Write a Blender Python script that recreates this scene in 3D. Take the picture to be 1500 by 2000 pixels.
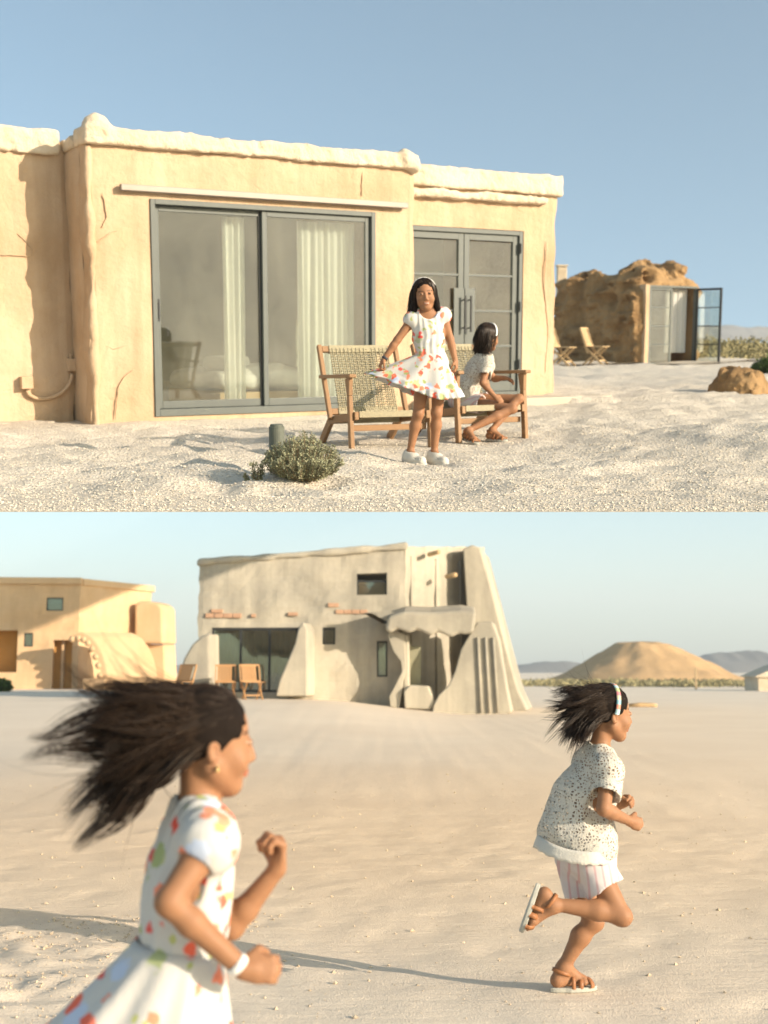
import bpy, bmesh, math, random
import numpy as np
from mathutils import Vector, Matrix, noise

for o in list(bpy.data.objects):
    bpy.data.objects.remove(o)
SC = bpy.context.scene
COL = SC.collection
random.seed(7)
RNG = np.random.default_rng(7)

# ------------------------------------------------------------------ camera, sky, sun, exposure
# The picture shows two grounds, one above the other: a level desert floor (z = 0) and a terrace that
# climbs away from the viewer at 15.5 degrees. PIT / UB are the angles to their two horizons.
F = 2400.0                       # focal length in photograph pixels
HC, HU = 1.26, 0.85              # eye height above the desert floor / above the terrace plane
PIT = math.atan((1310 - 1000) / F)
UB = math.atan((1000 - 657) / F)
TH = PIT + UB
cam_data = bpy.data.cameras.new('camera')
cam = bpy.data.objects.new('camera', cam_data)
COL.objects.link(cam)
cam.location = (0, 0, HC)
cam.rotation_euler = (math.pi / 2 + PIT, 0, 0)
cam_data.sensor_fit = 'VERTICAL'
cam_data.sensor_height = 36.0
cam_data.sensor_width = 27.0
cam_data.lens = F / 2000 * 36.0
cam_data.clip_start = 0.05
cam_data.clip_end = 9000
cam_data.dof.use_dof = True
cam_data.dof.focus_distance = 6.4
cam_data.dof.aperture_fstop = (cam_data.lens / 1000) / 0.0155
SC.camera = cam

SUN_EL, SUN_AZ = math.radians(14.0), math.radians(60.0)   # azimuth: right of straight behind the viewer
TO_SUN = Vector((math.sin(SUN_AZ) * math.cos(SUN_EL), -math.cos(SUN_AZ) * math.cos(SUN_EL), math.sin(SUN_EL)))
world = bpy.data.worlds.new('World')
SC.world = world
world.use_nodes = True
wn = world.node_tree
wn.nodes.clear()
sky = wn.nodes.new('ShaderNodeTexSky')
sky.sky_type = 'NISHITA'
sky.sun_disc = False
sky.sun_elevation = SUN_EL
sky.sun_rotation = math.atan2(TO_SUN.x, TO_SUN.y)
sky.altitude = 700
sky.air_density = 0.8
sky.dust_density = 2.0
sky.ozone_density = 1.5
bgn = wn.nodes.new('ShaderNodeBackground')
bgn.inputs['Strength'].default_value = 0.13
won = wn.nodes.new('ShaderNodeOutputWorld')
tint = wn.nodes.new('ShaderNodeMix'); tint.data_type = 'RGBA'; tint.blend_type = 'MULTIPLY'
tint.inputs[0].default_value = 1.0; tint.inputs[7].default_value = (0.99, 1.03, 0.86, 1)
wn.links.new(sky.outputs[0], tint.inputs[6])
wn.links.new(tint.outputs[2], bgn.inputs[0])
wn.links.new(bgn.outputs[0], won.inputs[0])

sun_data = bpy.data.lights.new('sun', 'SUN')
sun_data.energy = 5.0
sun_data.angle = math.radians(0.55)
sun_data.color = (1.0, 0.845, 0.665)
sun = bpy.data.objects.new('sun', sun_data)
COL.objects.link(sun)
sun.rotation_euler = TO_SUN.to_track_quat('Z', 'Y').to_euler()

SC.view_settings.view_transform = 'Standard'
SC.view_settings.look = 'None'
SC.view_settings.gamma = 1.0
SC.view_settings.exposure = 1.2
SC.render.engine = 'CYCLES'
SC.cycles.max_bounces = 8
SC.cycles.transparent_max_bounces = 16

# ------------------------------------------------------------------ helpers
ID = Matrix.Identity(4)
UM = Matrix.Translation((0, 0, HC)) @ Matrix.Rotation(TH, 4, 'X') @ Matrix.Translation((0, 0, -HU))   # terrace frame

def _ray(px, py, pitch):
    a, b, c = (px - 750) / F, 1.0, (1000 - py) / F
    cs, sn = math.cos(pitch), math.sin(pitch)
    return Vector((a, b * cs - c * sn, b * sn + c * cs))
def up(px, py, z=0.0):
    v = _ray(px, py, -UB); return Vector((0, 0, HU)) + v * ((z - HU) / v.z)
def upd(px, py, y):
    v = _ray(px, py, -UB); return Vector((0, 0, HU)) + v * (y / v.y)
def lo(px, py, z=0.0):
    v = _ray(px, py, PIT); return Vector((0, 0, HC)) + v * ((z - HC) / v.z)
def lod(px, py, y):
    v = _ray(px, py, PIT); return Vector((0, 0, HC)) + v * (y / v.y)
def wall_hit(px, py, A, u, pitch, h):
    """where a sight line meets the upright plane through A along u: (distance along u, height)"""
    n = Vector((u[1], -u[0], 0)); C = Vector((0, 0, h)); A3 = Vector((A[0], A[1], 0))
    v = _ray(px, py, pitch); P = C + v * ((A3 - C).dot(n) / v.dot(n))
    return (P - A3).dot(Vector((u[0], u[1], 0))), P.z

def smooth(a, b, x):
    t = min(1.0, max(0.0, (x - a) / (b - a))); return t * t * (3 - 2 * t)

def mesh_obj(name, verts, faces, mat=None, parent=None, M=None, shade=False, kind=None):
    me = bpy.data.meshes.new(name)
    me.from_pydata([tuple(v) for v in verts] if not isinstance(verts, np.ndarray) else verts.tolist(), [],
                   faces if not isinstance(faces, np.ndarray) else faces.tolist())
    if shade:
        me.shade_smooth()
    me.update()
    return link(name, me, mat, parent, M, kind)

def link(name, me, mat=None, parent=None, M=None, kind=None):
    o = bpy.data.objects.new(name, me)
    COL.objects.link(o)
    if mat is not None:
        if isinstance(mat, (list, tuple)):
            for m_ in mat: me.materials.append(m_)
        elif len(me.materials) == 0:
            me.materials.append(mat)
    if parent is not None:
        o.parent = parent
    if M is not None:
        o.matrix_basis = M
    if kind: o['kind'] = kind
    return o

def tag(o, label, cat, group=None):
    o['label'] = label; o['category'] = cat
    if group: o['group'] = group
    return o

def thing(name, label, cat, M=ID, group=None):
    o = bpy.data.objects.new(name, None); COL.objects.link(o)
    o.empty_display_size = 0.1
    o.matrix_basis = M
    return tag(o, label, cat, group)

def at(frame, loc, rz=0.0):
    return frame @ Matrix.Translation(loc) @ Matrix.Rotation(rz, 4, 'Z')

class MB:
    """collects shapes into one mesh"""
    def __init__(s): s.v = []; s.f = []
    def add(s, v, f):
        k = len(s.v); s.v += [Vector(p) for p in v]; s.f += [tuple(i + k for i in q) for q in f]; return s
    def box(s, lo_, hi_, M=None):
        (x0, y0, z0), (x1, y1, z1) = lo_, hi_
        v = [Vector(p) for p in ((x0,y0,z0),(x1,y0,z0),(x1,y1,z0),(x0,y1,z0),(x0,y0,z1),(x1,y0,z1),(x1,y1,z1),(x0,y1,z1))]
        if M is not None: v = [M @ p for p in v]
        return s.add(v, [(3,2,1,0),(4,5,6,7),(0,1,5,4),(1,2,6,5),(2,3,7,6),(3,0,4,7)])
    def bar(s, a, b, w, h, upv=(0, 0, 1), w2=None, h2=None):
        a, b = Vector(a), Vector(b); d = (b - a).normalized(); upv = Vector(upv)
        if abs(d.dot(upv)) > 0.98: upv = Vector((0, 1, 0))
        sx = d.cross(upv).normalized(); sz = sx.cross(d).normalized()
        w2 = w if w2 is None else w2; h2 = h if h2 is None else h2
        v = []
        for p, ww, hh in ((a, w, h), (b, w2, h2)):
            for i, j in ((-1,-1),(1,-1),(1,1),(-1,1)): v.append(p + sx * (i * ww / 2) + sz * (j * hh / 2))
        return s.add(v, [(0,1,2,3),(7,6,5,4),(0,4,5,1),(1,5,6,2),(2,6,7,3),(3,7,4,0)])
    def tube(s, pts, r, n=8, cap=True):
        pts = [Vector(p) for p in pts]; m = len(pts)
        rr = r if isinstance(r, (list, tuple)) else [r] * m
        ref = Vector((0, 0, 1)); v = []; prev = None
        for i, p in enumerate(pts):
            d = (pts[min(i + 1, m - 1)] - pts[max(i - 1, 0)]).normalized()
            if prev is None:
                a = d.cross(ref if abs(d.z) < 0.95 else Vector((1, 0, 0))).normalized()
            else:
                a = (prev - d * prev.dot(d)).normalized()
            prev = a; b = d.cross(a)
            for k in range(n):
                t = 2 * math.pi * k / n; v.append(p + (a * math.cos(t) + b * math.sin(t)) * rr[i])
        f = [(i*n+k, i*n+(k+1)%n, (i+1)*n+(k+1)%n, (i+1)*n+k) for i in range(m-1) for k in range(n)]
        if cap: f += [tuple(range(n-1, -1, -1)), tuple(range((m-1)*n, m*n))]
        return s.add(v, f)
    def build(s, name, mat, parent=None, M=None, bevel=0.0, shade=False, kind=None):
        o = mesh_obj(name, s.v, s.f, mat, parent, M, shade, kind)
        if bevel:
            md = o.modifiers.new('bevel', 'BEVEL'); md.width = bevel; md.segments = 2; md.limit_method = 'ANGLE'
        return o

def fbm(p, sc, oct_=3):
    t = 0.0; a = 1.0; q = Vector(p) * sc
    for _ in range(oct_):
        t += a * noise.noise(q); a *= 0.5; q = q * 2.03 + Vector((3.1, 1.7, 5.3))
    return t

# ------------------------------------------------------------------ materials
class NT:
    def __init__(s, name):
        s.m = bpy.data.materials.new(name); s.m.use_nodes = True; s.t = s.m.node_tree; s.t.nodes.clear()
        s.out = s.n('ShaderNodeOutputMaterial'); s.b = s.n('ShaderNodeBsdfPrincipled'); s.l(s.b.outputs[0], s.out.inputs[0])
        s.tc = s.n('ShaderNodeTexCoord')
    def n(s, typ, **kw):
        d = s.t.nodes.new(typ)
        for k, v in kw.items(): setattr(d, k, v)
        return d
    def l(s, a, b): s.t.links.new(a, b)
    def val(s, sock, v): sock.default_value = v
    def noise(s, scale, detail=4, rough=0.55, vec=None, dist=0.0):
        d = s.n('ShaderNodeTexNoise'); d.inputs['Scale'].default_value = scale; d.inputs['Detail'].default_value = detail
        d.inputs['Roughness'].default_value = rough; d.inputs['Distortion'].default_value = dist
        s.l(vec if vec is not None else s.tc.outputs['Object'], d.inputs['Vector']); return d.outputs['Fac']
    def voro(s, scale, feature='F1', vec=None, out='Distance', rnd=1.0):
        d = s.n('ShaderNodeTexVoronoi', feature=feature); d.inputs['Scale'].default_value = scale
        d.inputs['Randomness'].default_value = rnd
        s.l(vec if vec is not None else s.tc.outputs['Object'], d.inputs['Vector']); return d.outputs[out]
    def ramp(s, fac, stops):
        d = s.n('ShaderNodeValToRGB'); e = d.color_ramp.elements
        while len(e) < len(stops): e.new(0.5)
        for el, (p, c) in zip(e, stops): el.position = p; el.color = (*c, 1) if len(c) == 3 else c
        s.l(fac, d.inputs[0]); return d.outputs[0]
    def mix(s, fac, a, b, mode='MIX'):
        d = s.n('ShaderNodeMix', data_type='RGBA', blend_type=mode)
        for sk, x in ((d.inputs[0], fac), (d.inputs[6], a), (d.inputs[7], b)):
            if hasattr(x, 'links'): s.l(x, sk)
            elif isinstance(x, (int, float)): sk.default_value = x
            else: sk.default_value = (*x, 1) if len(x) == 3 else x
        return d.outputs[2]
    def math(s, op, a, b=0.0, clamp=False):
        d = s.n('ShaderNodeMath', operation=op, use_clamp=clamp)
        for sk, x in ((d.inputs[0], a), (d.inputs[1], b)):
            if hasattr(x, 'links'): s.l(x, sk)
            else: sk.default_value = x
        return d.outputs[0]
    def mapv(s, scale=(1, 1, 1), rot=(0, 0, 0), src='Object'):
        d = s.n('ShaderNodeMapping'); d.inputs['Scale'].default_value = scale; d.inputs['Rotation'].default_value = rot
        s.l(s.tc.outputs[src], d.inputs['Vector']); return d.outputs[0]
    def bump(s, h, strength=0.5, dist=0.02, prev=None):
        d = s.n('ShaderNodeBump'); d.inputs['Strength'].default_value = strength; d.inputs['Distance'].default_value = dist
        s.l(h, d.inputs['Height'])
        if prev is not None: s.l(prev, d.inputs['Normal'])
        return d.outputs[0]
    def fin(s, color=None, rough=0.8, normal=None, spec=0.3, **kw):
        b = s.b
        if color is not None:
            if hasattr(color, 'links'): s.l(color, b.inputs['Base Color'])
            else: b.inputs['Base Color'].default_value = (*color, 1)
        if hasattr(rough, 'links'): s.l(rough, b.inputs['Roughness'])
        else: b.inputs['Roughness'].default_value = rough
        b.inputs['Specular IOR Level'].default_value = spec
        if normal is not None: s.l(normal, b.inputs['Normal'])
        for k, v in kw.items(): b.inputs[k.replace('_', ' ')].default_value = v
        return s.m

def sc(c, k): return tuple(min(1, x * k) for x in c)

def mat_plaster(name, c, c2, streak=0.35, bump=0.5, scale=1.0):
    n = NT(name)
    big = n.noise(0.9 * scale, 5, 0.6)
    col = n.ramp(big, [(0.36, c2), (0.58, c)])
    st = n.noise(2.2 * scale, 4, 0.6, n.mapv((1.6, 1.6, 0.16)))
    col = n.mix(n.math('MULTIPLY', n.ramp(st, [(0.45, (0, 0, 0)), (0.75, (1, 1, 1))]), streak), col, sc(c2, 0.72))
    fine = n.noise(38 * scale, 5, 0.7)
    col = n.mix(n.math('MULTIPLY', fine, 0.3), col, sc(c, 1.12))
    cr = n.voro(1.3 * scale, 'DISTANCE_TO_EDGE', n.mapv((1, 1, 0.7)))
    crk = n.ramp(n.math('ADD', cr, n.math('MULTIPLY', n.noise(6 * scale, 3), 0.12)), [(0.058, (0, 0, 0)), (0.07, (1, 1, 1))])
    nrm = n.bump(fine, bump * 0.55, 0.012)
    nrm = n.bump(n.noise(7 * scale, 5, 0.6), bump, 0.03, nrm)
    nrm = n.bump(crk, 0.25, 0.006, nrm)
    return n.fin(col, 0.92, nrm, 0.15)

def mat_ground(name, c, c2, dark, peb=60.0, ripple=0.0, bs=1.0):
    n = NT(name)
    big = n.noise(0.35, 6, 0.6)
    col = n.ramp(big, [(0.3, c2), (0.65, c)])
    f1 = n.voro(peb, 'F1'); f2 = n.noise(peb * 0.45, 6, 0.75); vc = n.voro(peb, 'F1', out='Color')
    bw = n.n('ShaderNodeRGBToBW'); n.l(vc, bw.inputs[0])
    col = n.mix(n.math('MULTIPLY', n.ramp(bw.outputs[0], [(0.1, (1, 1, 1)), (0.55, (0, 0, 0))]), 0.45), col, dark)
    col = n.mix(n.math('MULTIPLY', n.ramp(f2, [(0.55, (0, 0, 0)), (0.75, (1, 1, 1))]), 0.5), col, sc(c, 1.18))
    nrm = n.bump(f1, 0.6 * bs, 0.012)
    nrm = n.bump(f2, 0.7 * bs, 0.02, nrm)
    nrm = n.bump(n.noise(5.0, 5, 0.6), 0.5 * bs, 0.05, nrm)
    if ripple:
        nrm = n.bump(n.noise(9.0, 4, 0.6, n.mapv((0.35, 2.2, 1), (0, 0, 0.25))), ripple, 0.025, nrm)
    return n.fin(col, 0.95, nrm, 0.1)

def mat_simple(name, c, rough=0.6, var=0.15, scale=8.0, bump=0.0, spec=0.3, **kw):
    n = NT(name)
    col = n.mix(n.noise(scale, 4), sc(c, 1 - var), sc(c, 1 + var))
    nrm = n.bump(n.noise(scale * 4, 4), bump, 0.01) if bump else None
    return n.fin(col, rough, nrm, spec, **kw)

def mat_wood(name, c):
    n = NT(name)
    g = n.noise(9, 5, 0.6, n.mapv((3, 3, 14)), 0.6)
    g2 = n.noise(9, 5, 0.6, n.mapv((14, 14, 2.5)), 0.6)
    col = n.mix(n.math('MULTIPLY', n.math('ADD', g, g2), 0.5), sc(c, 0.68), sc(c, 1.25))
    return n.fin(col, 0.55, n.bump(g2, 0.2, 0.004), 0.3)

def mat_glass(name, tint, fac=0.42, dirt=0.12, refl=(0.9, 0.95, 0.9)):
    n = NT(name)
    n.t.nodes.remove(n.b)
    gl = n.n('ShaderNodeBsdfGlossy'); gl.inputs['Roughness'].default_value = 0.03; gl.inputs['Color'].default_value = (*refl, 1)
    wob = n.bump(n.noise(1.1, 2), 0.06, 0.05); n.l(wob, gl.inputs['Normal'])
    tr = n.n('ShaderNodeBsdfTransparent'); tr.inputs['Color'].default_value = (*tint, 1)
    fr = n.n('ShaderNodeLayerWeight'); fr.inputs['Blend'].default_value = 0.28
    f = n.math('ADD', fr.outputs['Fresnel'], fac, True)
    ms = n.n('ShaderNodeMixShader'); n.l(f, ms.inputs[0]); n.l(tr.outputs[0], ms.inputs[1]); n.l(gl.outputs[0], ms.inputs[2])
    df = n.n('ShaderNodeBsdfDiffuse'); df.inputs['Color'].default_value = (0.62, 0.6, 0.5, 1)
    sp = n.voro(90, 'F1'); spk = n.ramp(sp, [(0.10, (1, 1, 1)), (0.22, (0, 0, 0))])
    dm = n.math('MULTIPLY', n.ramp(n.noise(1.6, 6, 0.65, n.mapv((1, 1, 0.6))), [(0.35, (0, 0, 0)), (0.75, (1, 1, 1))]), dirt)
    dm = n.math('ADD', dm, n.math('MULTIPLY', spk, dirt * 1.2), True)
    m2 = n.n('ShaderNodeMixShader'); n.l(dm, m2.inputs[0]); n.l(ms.outputs[0], m2.inputs[1]); n.l(df.outputs[0], m2.inputs[2])
    n.l(m2.outputs[0], n.out.inputs[0])
    return n.m

ADOBE = mat_plaster('adobe_plaster', (0.53, 0.395, 0.27), (0.42, 0.285, 0.17), 0.65, 0.7)
LIME = mat_plaster('pale_parapet_plaster', (0.62, 0.525, 0.40), (0.52, 0.415, 0.285), 0.25, 1.0, 1.6)
GREYP = mat_plaster('weathered_plaster', (0.46, 0.415, 0.33), (0.29, 0.27, 0.225), 0.7, 0.5, 0.5)
TANP = mat_plaster('orange_tan_plaster', (0.60, 0.42, 0.25), (0.54, 0.36, 0.20), 0.3, 0.4, 0.5)
ORANGEP = mat_plaster('ochre_plaster', (0.56, 0.29, 0.09), (0.46, 0.22, 0.06), 0.3, 0.4, 0.5)
ROCKM = mat_plaster('brown_rock', (0.32, 0.205, 0.10), (0.17, 0.10, 0.045), 0.4, 1.0, 1.2)
GRAVEL = mat_ground('white_gravel', (0.65, 0.59, 0.50), (0.56, 0.50, 0.415), (0.34, 0.29, 0.23), 58.0)
SAND = mat_ground('pale_desert_sand', (0.80, 0.685, 0.545), (0.74, 0.62, 0.485), (0.64, 0.53, 0.41), 130.0, 0.3, 0.28)
CONCRETE = mat_simple('worn_concrete', (0.46, 0.40, 0.32), 0.9, 0.12, 3.0, 0.2)
STEEL = mat_simple('grey_green_window_frame', (0.10, 0.112, 0.104), 0.5, 0.15, 5.0, 0.0, 0.4)
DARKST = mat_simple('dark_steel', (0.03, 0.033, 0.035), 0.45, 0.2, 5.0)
ALU = mat_simple('brushed_aluminium', (0.26, 0.23, 0.20), 0.5, 0.15, 4.0, 0.0, 0.4, Metallic=0.3)
GLASS = mat_glass('dusty_window_glass', (0.94, 0.97, 0.94), 0.12, 0.08, (1.0, 1.0, 0.97))
GLASSF = mat_glass('far_window_glass', (0.55, 0.62, 0.60), 0.12, 0.05)
WOOD = mat_wood('oiled_acacia_wood', (0.30, 0.175, 0.088))
WOODP = mat_wood('pale_teak_wood', (0.50, 0.35, 0.19))
WOODO = mat_wood('orange_varnished_wood', (0.45, 0.25, 0.11))
CORD = mat_simple('beige_paper_cord', (0.34, 0.30, 0.20), 0.8, 0.2, 40.0, 0.3)
SHEER = NT('sheer_white_curtain')
_tr = SHEER.n('ShaderNodeBsdfTransparent'); _tl = SHEER.n('ShaderNodeBsdfTranslucent'); _tl.inputs[0].default_value = (0.85, 0.85, 0.8, 1)
SHEER.b.inputs['Base Color'].default_value = (0.85, 0.85, 0.8, 1); SHEER.b.inputs['Roughness'].default_value = 0.9
_m1 = SHEER.n('ShaderNodeMixShader'); _m1.inputs[0].default_value = 0.4; SHEER.l(SHEER.b.outputs[0], _m1.inputs[1]); SHEER.l(_tl.outputs[0], _m1.inputs[2])
_m2 = SHEER.n('ShaderNodeMixShader'); _m2.inputs[0].default_value = 0.08; SHEER.l(_m1.outputs[0], _m2.inputs[1]); SHEER.l(_tr.outputs[0], _m2.inputs[2])
SHEER.l(_m2.outputs[0], SHEER.out.inputs[0]); SHEER = SHEER.m
LINEN = mat_simple('white_bed_linen', (0.60, 0.59, 0.56), 0.9, 0.05)
DRAPE = mat_simple('olive_grey_drape', (0.30, 0.29, 0.20), 0.9, 0.15, 6.0)
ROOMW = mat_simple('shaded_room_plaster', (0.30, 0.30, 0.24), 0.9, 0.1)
REDBR = mat_simple('faded_red_brick', (0.42, 0.26, 0.17), 0.9, 0.25, 9.0, 0.3)

# ------------------------------------------------------------------ grounds
def make_dents(n, x0, x1, y0, y1, seed):
    r_ = random.Random(seed); d = {}
    for _ in range(n):
        a = (r_.uniform(x0, x1), r_.uniform(y0, y1), r_.uniform(0.05, 0.11), r_.uniform(0.5, 1.0), r_.random() * 3.14)
        for i in (-1, 0, 1):
            for j in (-1, 0, 1): d.setdefault((int(a[0] // 0.3) + i, int(a[1] // 0.3) + j), []).append(a)
    return d
def dents(x, y, D):
    """scuffs and footprints: a hollow with a low rim"""
    z = 0.0
    for (a, b, r, k, t) in D.get((int(x // 0.3), int(y // 0.3)), ()):
        u, v = (x - a) * math.cos(t) + (y - b) * math.sin(t), -(x - a) * math.sin(t) + (y - b) * math.cos(t)
        q = (u / (r * 1.7)) ** 2 + (v / r) ** 2
        if q < 6: z += k * 0.03 * (0.55 * q - 1) * math.exp(-q)
    return z
DENT_U = make_dents(150, -3.2, 4.5, 6.6, 14.0, 5)
DENT_L = make_dents(120, -3.2, 3.6, 3.6, 10.0, 6)
def terr_u(x, y):
    """height of the terrace surface (terrace frame)"""
    e = smooth(5.95, 6.9, y)
    z = 0.13 * smooth(13.2, 15.6, y) + 0.30 * smooth(36, 47, y)
    m = 0.5 + 0.5 * noise.noise(Vector((x * 0.55 + 4, y * 0.45, 0.3)))
    z += e * (0.12 * (m - 0.5) + 0.05 * fbm((x, y, 1.0), 1.9, 3) + 0.022 * fbm((x, y, 2.0), 5.0, 2))
    z += dents(x, y, DENT_U)
    z += e * 0.16 * math.exp(-(((x - 3.1) / 1.3) ** 2 + ((y - 9.7) / 1.2) ** 2))
    z += e * 0.06 * math.exp(-(((x + 0.55) / 0.7) ** 2 + ((y - 7.6) / 0.7) ** 2))
    flat = math.exp(-(((x - 0.4) / 1.3) ** 2 + ((y - 9.5) / 1.1) ** 2) * 1.5)
    z *= 1 - 0.75 * flat
    near_wall = smooth(0.0, 1.2, abs(((x + 2.84) * 0.522 - (y - 12.05) * 0.853)))
    if y < 15: z = z * (0.3 + 0.7 * near_wall)
    return z

MA = Vector((-2.842, 12.052, 0)); MBc = Vector((0.3376, 14.0, 0))      # main block front corners
MU = (MBc - MA).normalized(); MN = Vector((MU.y, -MU.x, 0))
WA = upd(800, 780, 14.42); WA.z = 0                                    # right wing front line (parallel)
def _wing_end():
    for k in range(4000):
        s_ = k * 0.001; P = WA + MU * s_
        if P.x / P.y * F / (math.cos(UB) - 0) > 343.5: return s_
    return 2.6
WLEN = 2.48
LA = MA - MN * 0.62                                                     # left wing line passes here

def build_terrace():
    ys = [5.948]
    while ys[-1] < 18: ys.append(ys[-1] + 0.055)
    while ys[-1] < 47: ys.append(ys[-1] * 1.02)
    NX = 140
    verts, faces, idx = [], [], {}
    for j, y in enumerate(ys):
        hw = 0.3125 * y * 1.006 + 0.12
        mg = 1.3 - 0.75 * smooth(16, 30, y)                              # some ground beyond the frame on both sides
        for i in range(NX + 1):
            x = -hw - mg + 2 * (hw + mg) * i / NX
            verts.append((x, y, terr_u(x, y)))
    W_ = NX + 1
    for j in range(len(ys) - 1):
        for i in range(NX):
            x = (verts[j * W_ + i][0] + verts[j * W_ + i + 1][0]) / 2; y = ys[j]
            rel = Vector((x, y, 0)) - MA
            if rel.dot(MN) < -1.6 and x / y < 0.115: continue          # nothing of it shows behind the house
            faces.append((j * W_ + i, j * W_ + i + 1, (j + 1) * W_ + i + 1, (j + 1) * W_ + i))
    # a 12 cm lip under the near edge, raked back
    k0 = len(verts)
    for i in range(W_):
        x, y, z = verts[i]; verts.append((x, y + 1.5, z - 0.12))
    for i in range(NX): faces.append((i + 1, i, k0 + i, k0 + i + 1))
    o = mesh_obj('ground', verts, faces, GRAVEL, None, UM, True, 'structure')
    return o
build_terrace()

def scatter_pebbles(name, n, sampler, hfun, r0, r1, mat, M, parent=None):
    base = np.array([(1,0,0),(-1,0,0),(0,1,0),(0,-1,0),(0,0,1),(0,0,-1)], float)
    fc = np.array([(0,2,4),(2,1,4),(1,3,4),(3,0,4),(2,0,5),(1,2,5),(3,1,5),(0,3,5)])
    V, Fc = [], []
    for i in range(n):
        x, y = sampler()
        r = r0 * (r1 / r0) ** (random.random() ** 2.2)
        a = random.random() * 6.28; c, s_ = math.cos(a), math.sin(a)
        v = base * (r * np.array([random.uniform(.8, 1.3), random.uniform(.8, 1.3), random.uniform(.5, .9)]))
        v = v + RNG.uniform(-.25, .25, v.shape) * r
        v = np.stack([v[:, 0] * c - v[:, 1] * s_, v[:, 0] * s_ + v[:, 1] * c, v[:, 2]], 1)
        v += np.array([x, y, hfun(x, y) + r * 0.25])
        V.append(v); Fc.append(fc + 6 * i)
    return mesh_obj(name, np.concatenate(V), np.concatenate(Fc), mat, parent, M, False, 'stuff')

def samp_u():
    while True:
        y = 5.99 + (random.random() ** 1.6) * 6.5; x = random.uniform(-1, 1) * (0.3125 * y + 0.1)
        if (Vector((x, y, 0)) - MA).dot(MN) > 0.05: return x, y
PEBU = mat_simple('pale_gravel_stones', (0.58, 0.52, 0.43), 0.9, 0.45, 23.0)
scatter_pebbles('gravel', 26000, samp_u, terr_u, 0.003, 0.0095, PEBU, UM)

def terr_l(x, y):
    """height of the desert floor"""
    z = 0.42 * smooth(19, 33, y) * smooth(2.5, -2.5, x) * (1 - smooth(75, 130, y))
    z += 0.025 * fbm((x, y, 0.0), 0.35, 2) * smooth(1.5, 4, y)
    if y < 40 and abs(x) < 20:
        z += 0.008 * fbm((x, y, 7.0), 2.6, 2) + 0.28 * dents(x, y, DENT_L)
        rub = smooth(-0.9, -1.5, x - 0.28 * (y - 5)) * smooth(3.2, 4.2, y) * smooth(7.0, 5.5, y)
        z += rub * 0.03 * fbm((x, y, 3.0), 7.0, 3)
        # wheel tracks across the yard
        for tr in (11.2, 12.7):
            dd = (y + 0.12 * x) - tr; z -= 0.016 * math.exp(-(dd / 0.16) ** 2)
    return z

def axis(lo_, fine0, fine1, hi_, step, g=1.18):
    a = list(np.arange(fine0, fine1, step)); s_ = step
    while a[-1] < hi_: s_ *= g; a.append(a[-1] + s_)
    b = [a[0]]; s_ = step
    while b[-1] > lo_: s_ *= g; b.append(b[-1] - s_)
    return b[:0:-1] + a
def build_floor():
    xs = axis(-2500, -3.2, 3.6, 2500, 0.045); ys = axis(-400, 3.0, 10.0, 3600, 0.045)
    W_ = len(xs)
    v = [(x, y, terr_l(x, y)) for y in ys for x in xs]
    f = [(j*W_+i, j*W_+i+1, (j+1)*W_+i+1, (j+1)*W_+i) for j in range(len(ys)-1) for i in range(W_-1)]
    o = mesh_obj('desert_floor', v, f, SAND, None, ID, True, 'structure')
build_floor()
def samp_l():
    y = 3.2 + (random.random() ** 1.8) * 12; x = random.uniform(-1, 1) * (0.33 * y + 0.2)
    return x, y
PEBL = mat_simple('pale_desert_pebbles', (0.55, 0.44, 0.31), 0.9, 0.35, 23.0)
scatter_pebbles('pebbles', 1800, samp_l, terr_l, 0.0025, 0.013, PEBL, ID)
def samp_r():
    y = random.uniform(3.4, 6.6); x = -0.95 + 0.28 * (y - 5) - random.random() * 1.2
    return x, y
scatter_pebbles('rubble', 2600, samp_r, terr_l, 0.002, 0.010, PEBL, ID)

# ------------------------------------------------------------------ implicit surfaces (organic shapes, people)
_PERM = RNG.random((32, 32, 32))
def vnoise(P, sc_=1.0):
    """smooth value noise in [-1, 1] for an (..., 3) array"""
    Q = P * sc_; I = np.floor(Q).astype(int); f = Q - I; f = f * f * (3 - 2 * f)
    x0, y0, z0 = I[..., 0] % 32, I[..., 1] % 32, I[..., 2] % 32; x1, y1, z1 = (x0+1) % 32, (y0+1) % 32, (z0+1) % 32
    fx, fy, fz = f[..., 0], f[..., 1], f[..., 2]
    def L(a, b, t): return a + (b - a) * t
    r = L(L(L(_PERM[x0,y0,z0], _PERM[x1,y0,z0], fx), L(_PERM[x0,y1,z0], _PERM[x1,y1,z0], fx), fy),
          L(L(_PERM[x0,y0,z1], _PERM[x1,y0,z1], fx), L(_PERM[x0,y1,z1], _PERM[x1,y1,z1], fx), fy), fz)
    return r * 2 - 1
def vfbm(P, sc_, o=3):
    t = 0; a = 1.0
    for k in range(o): t = t + a * vnoise(P + 7.3 * k, sc_); a *= 0.5; sc_ *= 2.07
    return t
def npv(p): return np.array([p[0], p[1], p[2]], float)
def nrmz(v): v = npv(v); return v / np.linalg.norm(v)

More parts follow.
